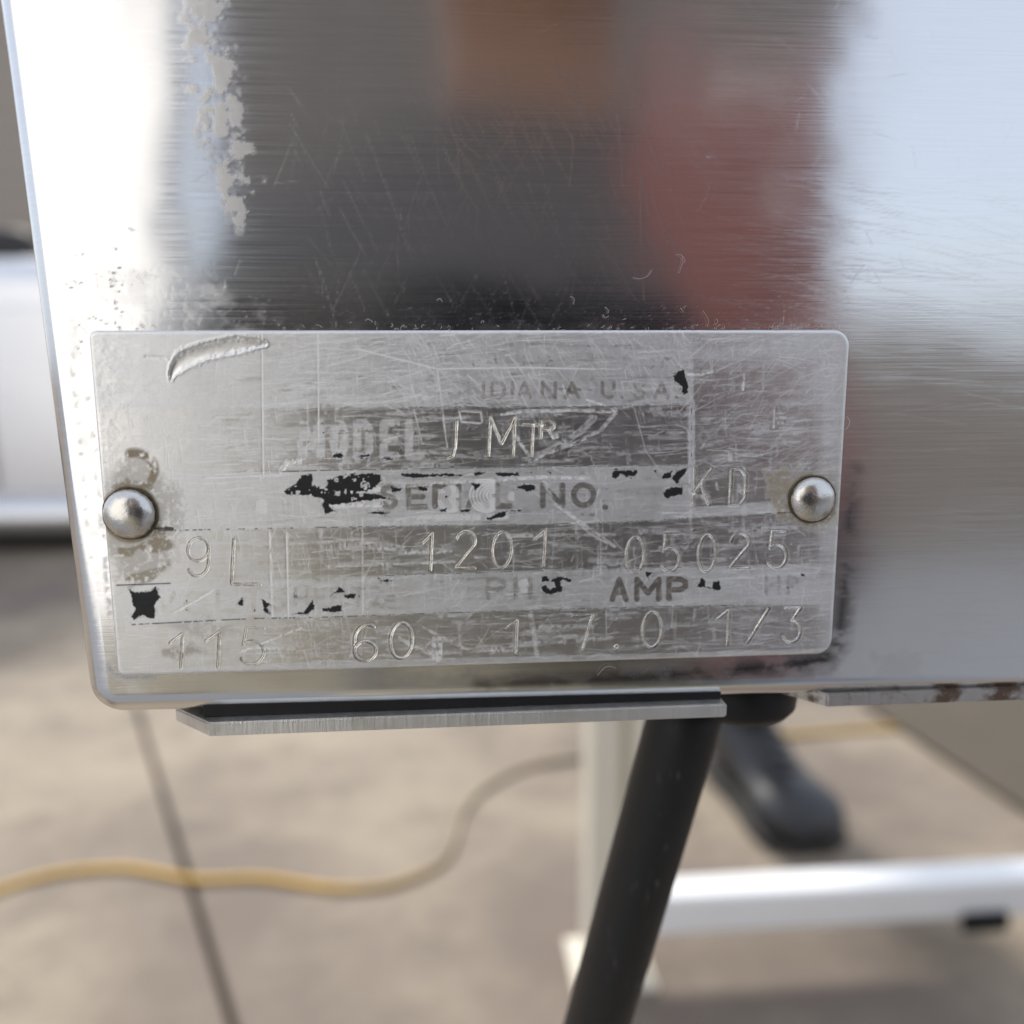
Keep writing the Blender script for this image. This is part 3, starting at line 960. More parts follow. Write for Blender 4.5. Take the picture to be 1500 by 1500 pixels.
# broken black hairlines along the band edges
for (yy, xa, xb, th) in [(yA, 590, 1012, .52), (yB, 412, 1010, .45), (yC, 230, 1010, .50), (yC, 1120, 1160, .4), (yD, 170, 250, .2), (yD, 560, 1000, .48), (yE, 190, 380, .40), (yE, 380, 1090, .46)]:
    ln = np.exp(-((PYg - yy) / 0.9) ** 2) * sstep(-2, 2, PXg - xa) * sstep(-2, 2, xb - PXg)
    paint = np.maximum(paint, ln * sstep(th, th + 0.08, n_ver * 0.35 + n_fin * 0.65))
vx = np.exp(-((PXg - 1013) / 0.8) ** 2) * band(yA, yC, 1000, 1026)
paint = np.maximum(paint, vx * sstep(0.56, 0.62, n_fin))
cp.line(paint, [(243, 774), (252, 775)], 3.0, 0.9, 1.5)
cp.line(paint, [(226, 774), (250, 775)], 2.0, 0.8, 2)

# scratches of every length
def scratches(n, box, ang, spread, ln, v, depth=0.004, w=(0.12, 0.55)):
    for _ in range(n):
        x, y = rng.uniform(box[0], box[2]), rng.uniform(box[1], box[3])
        an = rad(rng.normal(ang, spread))
        L = rng.uniform(*ln) * rng.uniform(0.3, 1)
        bow = rng.normal(0, L * 0.03)
        c_, s_ = math.cos(an), math.sin(an)
        P_ = [(x - c_ * L / 2, y - s_ * L / 2), (x - s_ * bow, y + c_ * bow), (x + c_ * L / 2, y + s_ * L / 2)]
        vv = min(1.0, 0.15 + 2.2 * rng.uniform(*v) * rng.random() ** 0.7)
        cp.line(scr, P_, rng.uniform(*w), vv, 1.15, 0.1)
ALL = (120, 480, 1250, 990)
scratches(2200, ALL, 10, 70, (3, 14), (0.1, 0.5))
scratches(1500, ALL, -3, 5, (15, 120), (0.08, 0.45))
scratches(420, ALL, 88, 5, (12, 80), (0.08, 0.45))
scratches(700, ALL, 40, 60, (6, 50), (0.1, 0.5))
scratches(330, (560, 485, 1010, 610), 62, 14, (10, 70), (0.12, 0.55))
scratches(330, (1010, 490, 1230, 690), -28, 22, (15, 90), (0.1, 0.5))
scratches(300, (400, 485, 760, 600), -8, 8, (20, 90), (0.1, 0.5))
scratches(260, (300, 600, 640, 770), -2, 4, (20, 110), (0.12, 0.6))
scratches(240, (240, 640, 520, 990), 84, 6, (10, 60), (0.12, 0.6))
scratches(500, (240, 760, 1240, 990), -22, 30, (6, 60), (0.1, 0.5))
scratches(300, (1000, 600, 1240, 990), -4, 4, (30, 140), (0.08, 0.4))
# broader rubbed scores
def score(pts, w, v=0.8, h=0.02, w2=None):
    global hgt, scr
    g = cp.new()
    cp.line(g, pts, w, 1.0, 2.0, w2)
    if w > 1.3: g *= sstep(0.28, 0.62, n_tiny * 0.45 + n_fin * 0.3 + n_hor * 0.25)
    scr = np.maximum(scr, g * v)
    hgt -= g * h
for pts, w, v_, h in [
    ([(590, 712), (700, 704), (790, 699), (862, 700)], 2.6, .75, .02),
    ([(735, 607), (765, 602), (830, 601), (903, 603)], 2.4, .8, .02),
    ([(903, 603), (880, 630), (840, 650), (790, 668)], 2.6, .7, .02),
    ([(870, 612), (850, 632), (815, 655), (782, 670)], 5.0, .55, .01),
    ([(752, 632), (764, 652), (775, 667)], 2.2, .8, .02),
    ([(808, 626), (816, 640)], 2.6, .7, .02),
    ([(672, 602), (676, 618), (703, 620)], 1.0, .8, .01),
    ([(676, 602), (704, 604), (706, 618)], 1.2, .8, .01),
    ([(797, 706), (812, 736), (846, 762), (880, 786), (900, 800)], 2.4, .6, .015),
    ([(846, 764), (862, 780), (890, 796)], 1.2, .6, .01),
    ([(486, 740), (520, 737), (556, 738)], 5.0, .7, .02),
    ([(530, 716), (552, 716)], 4.0, .65, .02),
    ([(560, 765), (640, 758), (740, 756)], 5.0, .5, .01),
    ([(660, 808), (590, 810)], 2.0, .55, .01),
    ([(500, 800), (560, 799), (590, 806)], 6.0, .45, .01),
    ([(478, 830), (540, 828), (665, 823)], 2.0, .6, .01),
    ([(745, 785), (900, 783)], 2.6, .45, .01),
    ([(410, 690), (420, 676), (438, 676)], 4.0, .6, .02),
    ([(640, 938), (640, 962)], 7.5, .8, .01),
    ([(585, 935), (610, 950), (630, 958)], 3.0, .6, .01),
    ([(620, 920), (660, 940), (690, 955), (725, 952)], 2.2, .6, .01),
    ([(776, 895), (782, 930), (786, 958)], 3.5, .5, .01),
    ([(700, 948), (735, 950)], 4.0, .5, .01),
    ([(1009, 548), (1028, 548), (1044, 544)], 1.8, .9, .02),
    ([(1091, 548), (1089, 570)], 1.7, .9, .02),
    ([(1135, 600), (1134, 626)], 1.0, .8, .01),
    ([(1140, 605), (1150, 604)], 1.6, .7, .01), ([(1138, 612), (1150, 611)], 2.0, .7, .01), ([(1140, 619), (1148, 619)], 1.6, .7, .01),
    ([(1050, 708), (1052, 716)], 1.8, .8, .02), ([(1070, 665), (1070, 672)], 3.5, .6, .01),
    ([(1085, 713), (1088, 718)], 6.0, .6, .01), ([(1032, 725), (1034, 734)], 5.0, .55, .01),
    ([(860, 600), (930, 595)], 1.6, .5, .01), ([(860, 585), (893, 596), (903, 604)], 1.4, .8, .02),
    ([(1090, 675), (1090, 800)], 3.0, .35, .005), ([(1008, 595), (1012, 770)], 2.0, .4, .005),
    ([(1030, 850), (1200, 838)], 2.0, .35, .005), ([(520, 510), (640, 540), (760, 538), (870, 540)], 1.0, .7, .01),
    ([(300, 700), (410, 695)], 1.0, .6, .01), ([(214, 522), (248, 526)], 2.4, .6, .03),
    ([(383, 480), (385, 700)], .8, .6, .008), ([(465, 484), (466, 650)], .8, .6, .008), ([(394, 780), (398, 905)], 1.6, .6, .012),
    ([(419, 780), (422, 905)], .9, .75, .01), ([(530, 760), (531, 900)], .8, .6, .006), ([(880, 790), (880, 840)], .7, .6, .006),
    ([(876, 800), (876, 835)], .7, .6, .006), ([(888, 893), (888, 930), (905, 926)], .7, .6, .006), ([(986, 888), (984, 920)], .7, .6, .006),
    ([(250, 900), (310, 865)], 1.6, .6, .01), ([(350, 955), (440, 920)], 1.6, .7, .01), ([(360, 948), (430, 950)], 2.0, .6, .01),
    ([(700, 594), (640, 540)], .5, .6, .004), ([(648, 610), (655, 655)], .8, .8, .008), ([(606, 600), (618, 650)], .8, .7, .006), ([(640, 540), (652, 630)], .7, .7, .006),
    ([(735, 525), (775, 600), (800, 650)], .6, .6, .005), ([(770, 520), (790, 560), (815, 610)], .6, .5, .005),
    ([(930, 600), (946, 660), (975, 700)], .5, .6, .004), ([(990, 622), (1005, 626), (1012, 640)], .6, .8, .004),
    ([(560, 990), (420, 992)], .6, .4, .004)]:
    score(pts, w, v_, h)
# round hammer marks in the serial row
for (x, y, r) in [(661, 731, 19), (712, 726, 24), (750, 727, 6), (768, 858, 9), (385, 742, 10)]:
    for k in range(7):
        rr = r * (1 - k / 7.5)
        cp.line(scr, arc(x + (r - rr) * 0.55, y, rr, rr, 60, 300, 16), r * 0.05, 0.75, 1.6)
    cp.poly(etch, arc(x, y, r, r, 0, 360, 16), 0.95, 2, n_fin, 3)
# the bent gouge at upper left
gouge = [(250, 556), (256, 541), (272, 526), (300, 515), (335, 507), (366, 503), (388, 504)]
gp = [(p.x, p.y) for p in spline([(x, y, 0) for x, y in gouge], 6)]
for k in range(len(gp)):
    f = k / (len(gp) - 1)
gw = [2.5 + 9.5 * min(1, 3.2 * f_) * min(1.0, 3.5 * (1 - f_) + 0.15) for f_ in np.linspace(0, 1, len(gp))]
gd = np.full(cp.shape, 9.0)
for k in range(len(gp) - 1):
    tmp = cp.new(0.0)
    cp.line(tmp, gp[k:k + 2], gw[k], 1.0, 1, gw[k + 1], profile=lambda d: np.clip(3 - d, 0, 3))
    gd = np.minimum(gd, np.where(tmp > 0, 3 - tmp, 9.0))
gd = gd * (1 + 0.35 * (n_tiny - 0.5) + 0.3 * (n_fin - 0.5))
hgt -= 0.13 * np.sqrt(np.clip(1 - gd * gd, 0, 1)) - 0.03 * np.exp(-((gd - 1.2) / 0.25) ** 2)
clean = cp.new()
cp.line(clean, gp, 8, 1, 5)
etch *= 1 - 0.8 * clean
scr *= 1 - 0.7 * clean
# drips of brown glue round the rivets
cp.line(stain, arc(196, 690, 30, 26, -100, 60, 14), 7, 1.0, 6)
cp.poly(stain, [(158, 720), (180, 668), (215, 668), (240, 700), (262, 720), (266, 770), (250, 830), (215, 850), (172, 850), (150, 800)], 0.42, 22, n_fin, 16)
cp.poly(stain, [(1118, 690), (1150, 688), (1168, 698), (1156, 735), (1165, 765), (1140, 760), (1126, 728)], 0.8, 10, n_mid, 7)
cp.poly(stain, [(1150, 690), (1225, 685), (1232, 770), (1190, 780), (1150, 765)], 0.45, 12, n_fin, 10)
cp.poly(stain, [(160, 715), (185, 700), (225, 708), (236, 745), (240, 790), (200, 788), (170, 780), (152, 760)], 0.9, 8, n_fin, 6)
cp.poly(stain, [(170, 800), (205, 795), (240, 780), (255, 800), (235, 812), (205, 806), (195, 818), (175, 815)], 0.9, 8, n_mid, 6)
cp.poly(stain, [(180, 845), (215, 835), (248, 820), (250, 828), (220, 850), (190, 858)], 0.8, 8, n_mid, 6)
cp.poly(stain, [(232, 955), (280, 945), (300, 955), (262, 965)], 0.6, 8, n_mid, 8)
cp.poly(stain, [(232, 915), (300, 905), (350, 925), (300, 935)], 0.35, 8, n_mid, 10)
cp.poly(stain, [(1120, 690), (1150, 700), (1150, 740), (1128, 726)], 0.75, 6, n_mid, 5)
cp.line(stain, arc(1192, 733, 34, 36, 30, 300, 20), 4.0, 0.85, 4)
cp.poly(stain, [(1148, 684), (1190, 676), (1180, 690), (1150, 694)], 0.4, 5, n_mid, 6)
cp.poly(stain, [(880, 660), (1000, 640), (1000, 650), (880, 668)], 0.0, 5, n_mid, 6)
stain *= sstep(0.28, 0.52, n_fin * 0.6 + n_mid * 0.4)
for (x, y, r) in ((191, 752, 40), (1189, 731, 34)):
    dd = np.hypot(PXg - x, (PYg - y) * 0.98)
    ring = np.exp(-((dd - r) / (3.0 + 3 * n_mid)) ** 2)
    stain = np.maximum(stain, ring * (0.55 + 0.6 * n_fin))
    fill = np.maximum(fill, np.exp(-((dd - r + 1) / 2.2) ** 2) * 0.9)
    hgt -= 0.05 * np.exp(-(dd / (r * 1.25)) ** 4)
# pale worn metal at the left end
etch *= 1 - 0.3 * sstep(240, 150, PXg)

STAMPS = [('J', 654, 669, 617, 672), ('M', 717, 753, 611, 667), ('T', 764, 796, 622, 667), ('R', 793, 812, 616, 642),
          ('K', 1016, 1041, 686, 740), ('D', 1070, 1093, 687, 740),
          ('9', 273, 307, 788, 844), ('L', 341, 383, 790, 856),
          ('1', 616, 637, 781, 835), ('2', 666, 697, 778, 832), ('0', 721, 749, 779, 831), ('1', 780, 803, 776, 829),
          ('0', 917, 943, 786, 840), ('5', 970, 996, 783, 837), ('0', 1023, 1048, 783, 837), ('2', 1068, 1098, 781, 832), ('5', 1126, 1153, 778, 832),
          ('1', 246, 273, 928, 979), ('1', 298, 328, 925, 977), ('5', 354, 388, 920, 973),
          ('6', 518, 552, 915, 968), ('0', 572, 604, 912, 964), ('1', 736, 763, 908, 958), ('7', 837, 867, 900, 953),
          ('.', 900.5, 905.5, 945, 950.5), ('0', 941, 969, 896, 948), ('1', 1047, 1073, 893, 944), ('/', 1094, 1126, 891, 942), ('3', 1146, 1173, 890, 941)]
for s_ in STAMPS:
    faint = 0.40 if s_[1] < 420 else 1.0
    for g_ in glyph(*s_, 0.05 if s_[0] not in './' else 0.0):
        cp.line(hgt, g_, 2.1, 0.045 * faint, 1, profile=lambda d: -np.clip(1 - d * d, 0, 1) + 0.35 * np.exp(-((d - 1.5) / 0.4) ** 2))
        dk = cp.new()
        cp.line(dk, g_, 2.5, 1, 1.6)
        fill = np.maximum(fill, dk * sstep(0.40, 0.62, n_fin * 0.5 + n_tiny * 0.5) * 0.95)
        etch *= 1 - 0.7 * dk

hgt += (n_big - 0.5) * 0.05 + (n_mid - 0.5) * 0.010 + (n_fin - 0.5) * 0.0035 * etch
fill *= 1 - 0.6 * scr
hgt -= scr * 0.010
hgt += paint * 0.004
hgt += 0.05 * np.exp(-((PXg - 150) / 30) ** 2) * (n_mid - 0.5) * 0.9
smp = lambda A: cp.sample(A, ppx, ppy)
ins = np.clip(dist / RE, 0, 1)
Yd = Ye - smp(hgt) * 0.001 * ins
plate = field_mesh('data_plate', U2, V2, Yd, PANEL_Y + 0.0001, M_PLATE,
                   dict(etch=smp(etch), paint=smp(paint), scratch=smp(scr), stain=smp(stain), fill=smp(fill)), machine,
                   label='scratched metal data plate with worn black paint and stamped numbers')


# stamped characters: thin grooves with raised lips
def stamped(ch, x0, x1, y0, y1, w=1.9, slant=0.0, fade=1.0):
    bm = bmesh.new()
    prof = [(-1.0, -0.030), (-0.5, 0.026), (0.0, 0.036), (0.5, 0.026), (1.0, -0.030)]
    for st in glyph(ch, x0, x1, y0, y1, slant):
        pts = []
        for p_, q_ in zip(st, st[1:]):
            m_ = max(1, int(math.hypot(q_[0] - p_[0], q_[1] - p_[1]) / 2.2))
            pts += [(p_[0] + (q_[0] - p_[0]) * k / m_, p_[1] + (q_[1] - p_[1]) * k / m_) for k in range(m_)]
        pts.append(st[-1])
        P = [at_y(x + random.gauss(0, .16), y + random.gauss(0, .16), 0.0) for x, y in pts]
        if math.hypot(st[0][0] - st[-1][0], st[0][1] - st[-1][1]) < 0.01: P[-1] = P[0].copy()
        ph1, ph2 = random.uniform(0, 6), random.uniform(0, 6)
        hw = (at_y(x0 + w, y0).x - at_y(x0, y0).x)
        rings = []
        closed = (P[0] - P[-1]).length < 1e-4
        for i, p in enumerate(P):
            if closed:
                a_, b_ = P[(i - 1) % (len(P) - 1)], P[(i + 1) % (len(P) - 1)]
            else:
                a_, b_ = P[max(0, i - 1)], P[min(len(P) - 1, i + 1)]
            d = Vector((b_.x - a_.x, 0, b_.z - a_.z)).normalized()
            nrm_ = Vector((-d.z, 0, d.x))
            base_h = float(cp.sample(hgt, *[np.array([c_]) for c_ in to_px(np.array(p))])[0]) * 0.001
            k = 0.85 + 0.25 * math.sin(ph1 + i * 0.23) + random.gauss(0, 0.07)
            lift = (0.9 + 0.45 * math.sin(ph2 + i * 0.17) + random.gauss(0, 0.12)) * 0.020 * fade
            rings.append([bm.verts.new(p + nrm_ * (s * hw * k) + Vector((0, -((h * 0.8 + lift + 0.012) * 0.001 + base_h), 0))) for s, h in prof])
        for r, s in zip(rings, rings[1:]):
            for j in range(len(prof) - 1):
                bm.faces.new((r[j], r[j + 1], s[j + 1], s[j]))
        if not closed:
            bm.faces.new(rings[0])
            bm.faces.new(rings[-1][::-1])
    o = bm_obj('stamped_character', bm, M_STAMP_DULL if x0 < 420 else M_STAMP, None)
    o.parent = plate
    return o


for s_ in STAMPS:
    o = stamped(s_[0], *s_[1:], w=1.25, fade=1.0 if s_[1] > 420 else 0.35, slant=0.05 if s_[0] not in './' else 0.0)

# rivets
def rivet(px, py, r_px, h):
    c = at_y(px, py, 0)
    r = at_y(px + r_px, py).x - c.x
    bm = bmesh.new()
    n, m = 40, 14
    rows = []
    for i in range(m + 1):
        f = i / m
        ang = f * math.pi / 2
        rr, yy = r * math.sin(ang), -h * math.cos(ang) ** 0.9
        if i == m: yy = 0.0001
        rows.append([bm.verts.new((c.x + rr * math.cos(2 * math.pi * k / n) * (1 + 0.01 * math.sin(3 * k)), yy - 0.00012 * (i < m), c.z + rr * math.sin(2 * math.pi * k / n)))
                     for k in range(n)] if i else [bm.verts.new((c.x, -h - 0.00012, c.z))])
    for k in range(n):
        bm.faces.new((rows[0][0], rows[1][k], rows[1][(k + 1) % n]))
    for a_, b_ in zip(rows[1:], rows[2:]):
        for k in range(n):
            bm.faces.new((a_[k], b_[k], b_[(k + 1) % n], a_[(k + 1) % n]))
    o = bm_obj('rivet', bm, M_RIVET, None, True)
    o.parent = plate
    bm = bmesh.new()
    tube(bm, [Vector((c.x + r * 1.03 * math.cos(a_), -0.00002, c.z + r * 1.03 * math.sin(a_))) for a_ in np.linspace(0, 2 * math.pi, 41)],
         [0.00016 * (0.7 + 0.5 * math.sin(5 * a_) * math.sin(2.3 * a_ + px)) for a_ in np.linspace(0, 2 * math.pi, 41)], 8, False)
    gr = bm_obj('grime_ring', bm, M_GRIME, None, True)
    gr.parent = plate
    return o
rivet(191, 752, 38, 0.00145)
rivet(1189, 731, 32, 0.00135)

# lint caught along the top edge of the plate
bm = bmesh.new()
def fibre(px, py, L, turn, y=0.0):
    an = random.uniform(0, 2 * math.pi)
    P = []
    x, z = px, py
    for k in range(7):
        P.append(at_y(x, z, y - 0.0001 - 0.00015 * math.sin(k / 6 * math.pi)))
        x += math.cos(an) * L / 6
        z += math.sin(an) * L / 6
        an += random.gauss(turn, 0.3)
    tube(bm, P, 0.000014, 5, False)
for _ in range(70):
    fibre(random.uniform(400, 1240), 483 + random.gauss(-2, 3), random.uniform(3, 10), random.gauss(0, 0.4), 0.0004)
for _ in range(9):
    fibre(random.uniform(800, 1150), 470 + random.gauss(-8, 10), random.uniform(4, 15), random.gauss(0, 0.35), 0.0004)
for (x, y, L, tn) in [(955, 395, 34, .3), (1000, 375, 26, .2), (1003, 385, 20, -.25), (1030, 455, 26, .3), (875, 990, 34, .3), (1240, 610, 24, .3), (640, 440, 12, .2), (535, 470, 14, .3)]:
    fibre(x, y, L, tn, 0.0004)
lint = bm_obj('lint', bm, simple('lint_fibre', (0.62, 0.60, 0.55), 0.8, 0, 0.1, 50), None, kind='stuff')
lint.parent = machine
local(lint, machine)

# strips under the housing
def strip(name, plan, ztop, zbot, mat, label=None):
    bm = bmesh.new()
    prism(bm, plan, zbot, ztop, 'z')
    bmesh.ops.bevel(bm, geom=[e for e in bm.edges], offset=0.00018, segments=2, affect='EDGES')
    o = bm_obj(name, bm, mat, machine)
    if label: o['label'] = label
    return o
YF = -0.0002
zb = at_y(690, 1065, YF).z
ztp = at_y(690, 1045, YF).z
# the front edge climbs slightly to the right like the housing: turn the strip about Y
ang = math.atan2(eb1.z - eb0.z, eb1.x - eb0.x)
xl, xr, xb_ = at_y(305, 1062, YF).x, at_y(1065, 1042, YF).x, at_y(250, 1050, YF).x
st1 = strip('base_strip', [(xl, YF), (xr, YF), (xr, 0.05), (xb_ - 0.001, 0.05), (xb_ - 0.001, 0.0042)], ztp, zb, M_STRIP)
x2, x2b = at_y(1212, 1022, 0.0008).x, at_y(1180, 1010, 0.0008).x
zt2, zb2 = at_y(1350, 1012, 0.0008).z, at_y(1350, 1031, 0.0008).z
st2 = strip('base_strip', [(x2, 0.0008), (0.16, 0.0008), (0.16, 0.05), (x2b - 0.002, 0.05), (x2b - 0.002, 0.0065)], zt2, zb2, M_RUST, 'base strip with brown rust along its cut edge')

for (xa_, xb2, ya_, z0_) in ((xb_ + 0.0028, xr, 0.0012, ztp), (x2b + 0.0012, 0.16, 0.0018, zt2)):  # black blocks standing in for the shaded gap above the strips
    bm = bmesh.new()
    add_box(bm, (xa_, ya_, z0_ - 0.00005), (xb2 - 0.0002, 0.045, z0_ + 0.0030), 0.0002)
    bm_obj('gap_shade_block', bm, M_RUBBER, machine)

# black rubber foot under the housing
fc = at_y(1085, 1012, 0.012)
bm = bmesh.new()
prof = [(0.0, 0.004), (0.0062, 0.004), (0.0068, 0.0005), (0.0066, -0.0012), (0.0058, -0.0022), (0.0, -0.0024)]
n = 36
rings = [[bm.verts.new((fc.x + r * math.cos(2 * math.pi * k / n), fc.y + r * math.sin(2 * math.pi * k / n), fc.z + z)) for k in range(n)] for r, z in prof[1:-1]]
for r, s in zip(rings, rings[1:]):
    for k in range(n): bm.faces.new((r[k], r[(k + 1) % n], s[(k + 1) % n], s[k]))
bm.faces.new(rings[0]); bm.faces.new(rings[-1])
bm_obj('rubber_foot', bm, M_RUBBER, machine, True)

# black rubber-covered tube slanting down below the strip
bm = bmesh.new()
p0, p1, p2 = at_y(1012, 1015, 0.016), at_y(1000, 1060, 0.016), at_y(928, 1312, 0.021)
d = (p2 - p1)
P = [p0, p1, p1 + d * 0.25, p1 + d * 0.5, p1 + d * 0.75, p2, p2 + d * 0.5, p2 + d * 1.2, p2 + d * 2.2 + Vector((0, 0.004, 0)), p2 + d * 3.4 + Vector((0, .02, 0))]
tube(bm, P, 0.0048, 32)
t = NT('dusty_black_rubber')
nA = t.noise(t.coord(), 90.0, 5, 0.65)
nB = t.noise(t.coord((1, 1, 0.25)), 900.0, 3, 0.6)
t.set('Base Color', t.mix(t.math('MULTIPLY', t.ramp(nB, 0.60, 0.78), t.ramp(nA, 0.4, 0.7)), (0.010, 0.010, 0.011), (0.12, 0.115, 0.11)))
t.set('Roughness', t.lerp(nA, 0.38, 0.6))
t.set('Specular IOR Level', 0.35)
t.set('Normal', t.bump(nB, 0.3, 0.00005))
M_TUBE = t.m
o = bm_obj('black_tube', bm, M_TUBE, None, True, label='black rubber covered tube slanting down beneath the steel machine', cat='tube')

# ================================================================== things in the blurred background
# yellow cord on the floor
pts = [(-220, 1400), (-90, 1345), (0, 1303), (90, 1278), (190, 1272), (285, 1288), (380, 1286), (480, 1300), (547, 1300), (597, 1288), (647, 1263), (667, 1227), (680, 1187), (713, 1153), (763, 1127), (813, 1115), (865, 1108), (1000, 1090), (1150, 1077), (1300, 1066), (1500, 1055)]
bm = bmesh.new()
tube(bm, spline([at_z(x, y, FLOOR_Z + 0.0046) for x, y in pts], 10), 0.0046, 12)
bm_obj('extension_cord', bm, M_CORD, None, True, label='yellow extension cord snaking across the concrete floor', cat='cord')

# cream upright with a slot, standing on the floor
base = at_z(900, 1440)
px0, px1 = at_y(866, 1180, base.y).x, at_y(941, 1180, base.y).x
W_ = px1 - px0
post = empty('upright_post', (base.x, base.y, FLOOR_Z), 'cream slotted metal upright standing behind the black tube', 'post')
bm = bmesh.new()
y0, y1 = base.y, base.y + W_
prism(bm, [(px0, y0), (px0 + W_ * .56, y0), (px0 + W_ * .56, y0 + .012), (px0 + W_ * .74, y0 + .012), (px0 + W_ * .74, y0), (px1, y0), (px1, y1), (px0, y1)], FLOOR_Z + 0.006, 0.9, 'z')
bm_obj('upright', bm, M_POST, post)
bm = bmesh.new()
add_box(bm, (px0 - .02, y0 - .02, FLOOR_Z + 0.0005), (px1 + .02, y1 + .02, FLOOR_Z + 0.006), 0.001)
bm_obj('foot_plate', bm, M_POST, post)

# white rail running right from the upright
ry = base.y + 0.005
rz_t = at_y(1240, 1268, ry + 0.05).z
rz_b = rz_t - 0.055
bm = bmesh.new()
rail = empty('white_rail', (px1, ry, rz_b), 'white painted horizontal rail low above the concrete at right', 'rail')
add_box(bm, (px1 + 0.001, ry, rz_b), (px1 + 1.2, ry + 0.05, rz_t), 0.008, 4)
bm_obj('rail_bar', bm, M_BAR, rail)
bpx = at_y(1442, 1340, ry)
bm = bmesh.new()
add_box(bm, (bpx.x - .035, ry - 0.012, bpx.z - 0.02), (bpx.x + .03, ry - 0.0005, bpx.z + 0.008), 0.006, 3)  # small black block on the rail's front face
bm_obj('dark_block', bm, M_RUBBER, rail)

# flat dark brown patch on the floor at right
bq = [at_z(1262, 1034), at_z(1500, 1192), at_z(1760, 1365), at_z(2100, 1240), at_z(1560, 985), at_z(1330, 985)]
bm = bmesh.new()
prism(bm, [(p.x, p.y) for p in bq], FLOOR_Z + 0.0005, FLOOR_Z + 0.012, 'z')
bm_obj('floor_patch', bm, M_PATCH, None, label='flat dark brown patch on the concrete at right', cat='floor_patch')

# person behind the machine, one black shoe showing
toe, heel = at_z(1196, 1252), at_z(1060, 1172)
fd = Vector((-math.cos(rad(98)), -math.sin(rad(98)), 0))
heel = toe - fd * 0.32
side = Vector((-fd.y, fd.x, 0))
person = empty('person', (heel.x, heel.y, FLOOR_Z), 'person in dark trousers and black shoes standing behind the machine', 'person')
def shoe_at(heel, fd):
    side = Vector((-fd.y, fd.x, 0))
    bm = bmesh.new()
    secs = [(0.0, .038, .11), (.025, .050, .155), (.08, .055, .170), (.125, .054, .150), (.165, .056, .120), (.20, .062, .100), (.24, .068, .092), (.275, .068, .088), (.303, .056, .074), (.322, .026, .046)]
    rings = []
    for x, w, h in secs:
        r = []
        for k in range(16):
            a_ = 2 * math.pi * k / 16
            cx, cz = math.cos(a_), math.sin(a_)
            z = 0.016 + (h - 0.016) * (0.5 + 0.5 * cz)
            tw = 1.1 * w * (1 - 0.30 * max(0, cz) ** 2)
            r.append(bm.verts.new(Vector((heel.x, heel.y, FLOOR_Z)) + fd * x + side * (cx * tw) + Vector((0, 0, z))))
        rings.append(r)
    for r, s in zip(rings, rings[1:]):
        for k in range(16): bm.faces.new((r[k], r[(k + 1) % 16], s[(k + 1) % 16], s[k]))
    bm.faces.new(rings[0]); bm.faces.new(rings[-1])
    sh = bm_obj('shoe', bm, M_SHOE, person, True)
    bm = bmesh.new()
    out_ = []
    for x, w, h in secs: out_.append((x, 1.1 * w + .004))
    poly = [Vector((heel.x, heel.y, 0)) + fd * x + side * w for x, w in out_] + [Vector((heel.x, heel.y, 0)) + fd * x - side * w for x, w in out_[::-1]]
    prism(bm, [(p.x, p.y) for p in poly], FLOOR_Z + 0.0005, FLOOR_Z + 0.020, 'z')
    so = bm_obj('sole', bm, M_SOLE, None)
    for k in range(5):
        x = .115 + k * .026
        h = np.interp(x, [q_[0] for q_ in secs], [q_[2] for q_ in secs])
        b2_ = bmesh.new()
        tube(b2_, [Vector((heel.x, heel.y, FLOOR_Z + h + dz)) + fd * x + side * sx for sx, dz in ((-.034, -.022), (-.018, -.001), (0, .004), (.018, -.001), (.034, -.022))], .0042, 8)
        lc = bm_obj('lace', b2_, M_SOLE, None, True)
        lc.parent = sh
    b2_ = bmesh.new()
    cr = [Vector((heel.x, heel.y, FLOOR_Z + .165 + .012 * math.cos(a_))) + fd * (.075 + .062 * math.cos(a_)) + side * (.056 * math.sin(a_)) for a_ in np.linspace(0, 2 * math.pi, 25)]
    tube(b2_, cr, .010, 8, False)
    cl_ = bm_obj('collar', b2_, M_SHOE, None, True)
    cl_.parent = sh
    so.parent = sh
    return sh
shoe_at(heel, fd)
ank = heel + fd * 0.07
heel2 = heel + Vector((-0.10, 0.62, 0))
fd2 = (fd + Vector((0.1, 0, 0))).normalized()
shoe_at(heel2, fd2)
ank2 = heel2 + fd2 * 0.07
def up(p, z): return (p.x, p.y, FLOOR_Z + z)
hipc = (ank + ank2) / 2
hl, hr = hipc + side * 0.09, hipc - side * 0.09
kn1 = ank.lerp(hl, .5) + fd * .10
kn2 = ank2.lerp(hr, .5) + fd * .06
pel, che, nck, hed = hipc, hipc + fd * .03, hipc + fd * .03, hipc + fd * .05
PELV = (up(pel, .95), .13)
trous = skin_mesh('trousers', [
    [PELV, (up(hl, .88), .095), (up(kn1, .52), .070), (up(ank, .28), .078), (up(ank, .14), .084)],
    [PELV, (up(hr, .88), .095), (up(kn2, .52), .070), (up(ank2, .28), .068), (up(ank2, .13), .072)],
    [PELV, (up(pel, 1.06), .135)]])
trous.materials.append(M_TROUSER)
o = bpy.data.objects.new('trousers', trous); put(o, parent=person); local(o, person)
shl, shr = che + side * .19, che - side * .19
hand_l, hand_r = shl + side * .08 + fd * .12, shr - side * .08 + fd * .12
fing = []
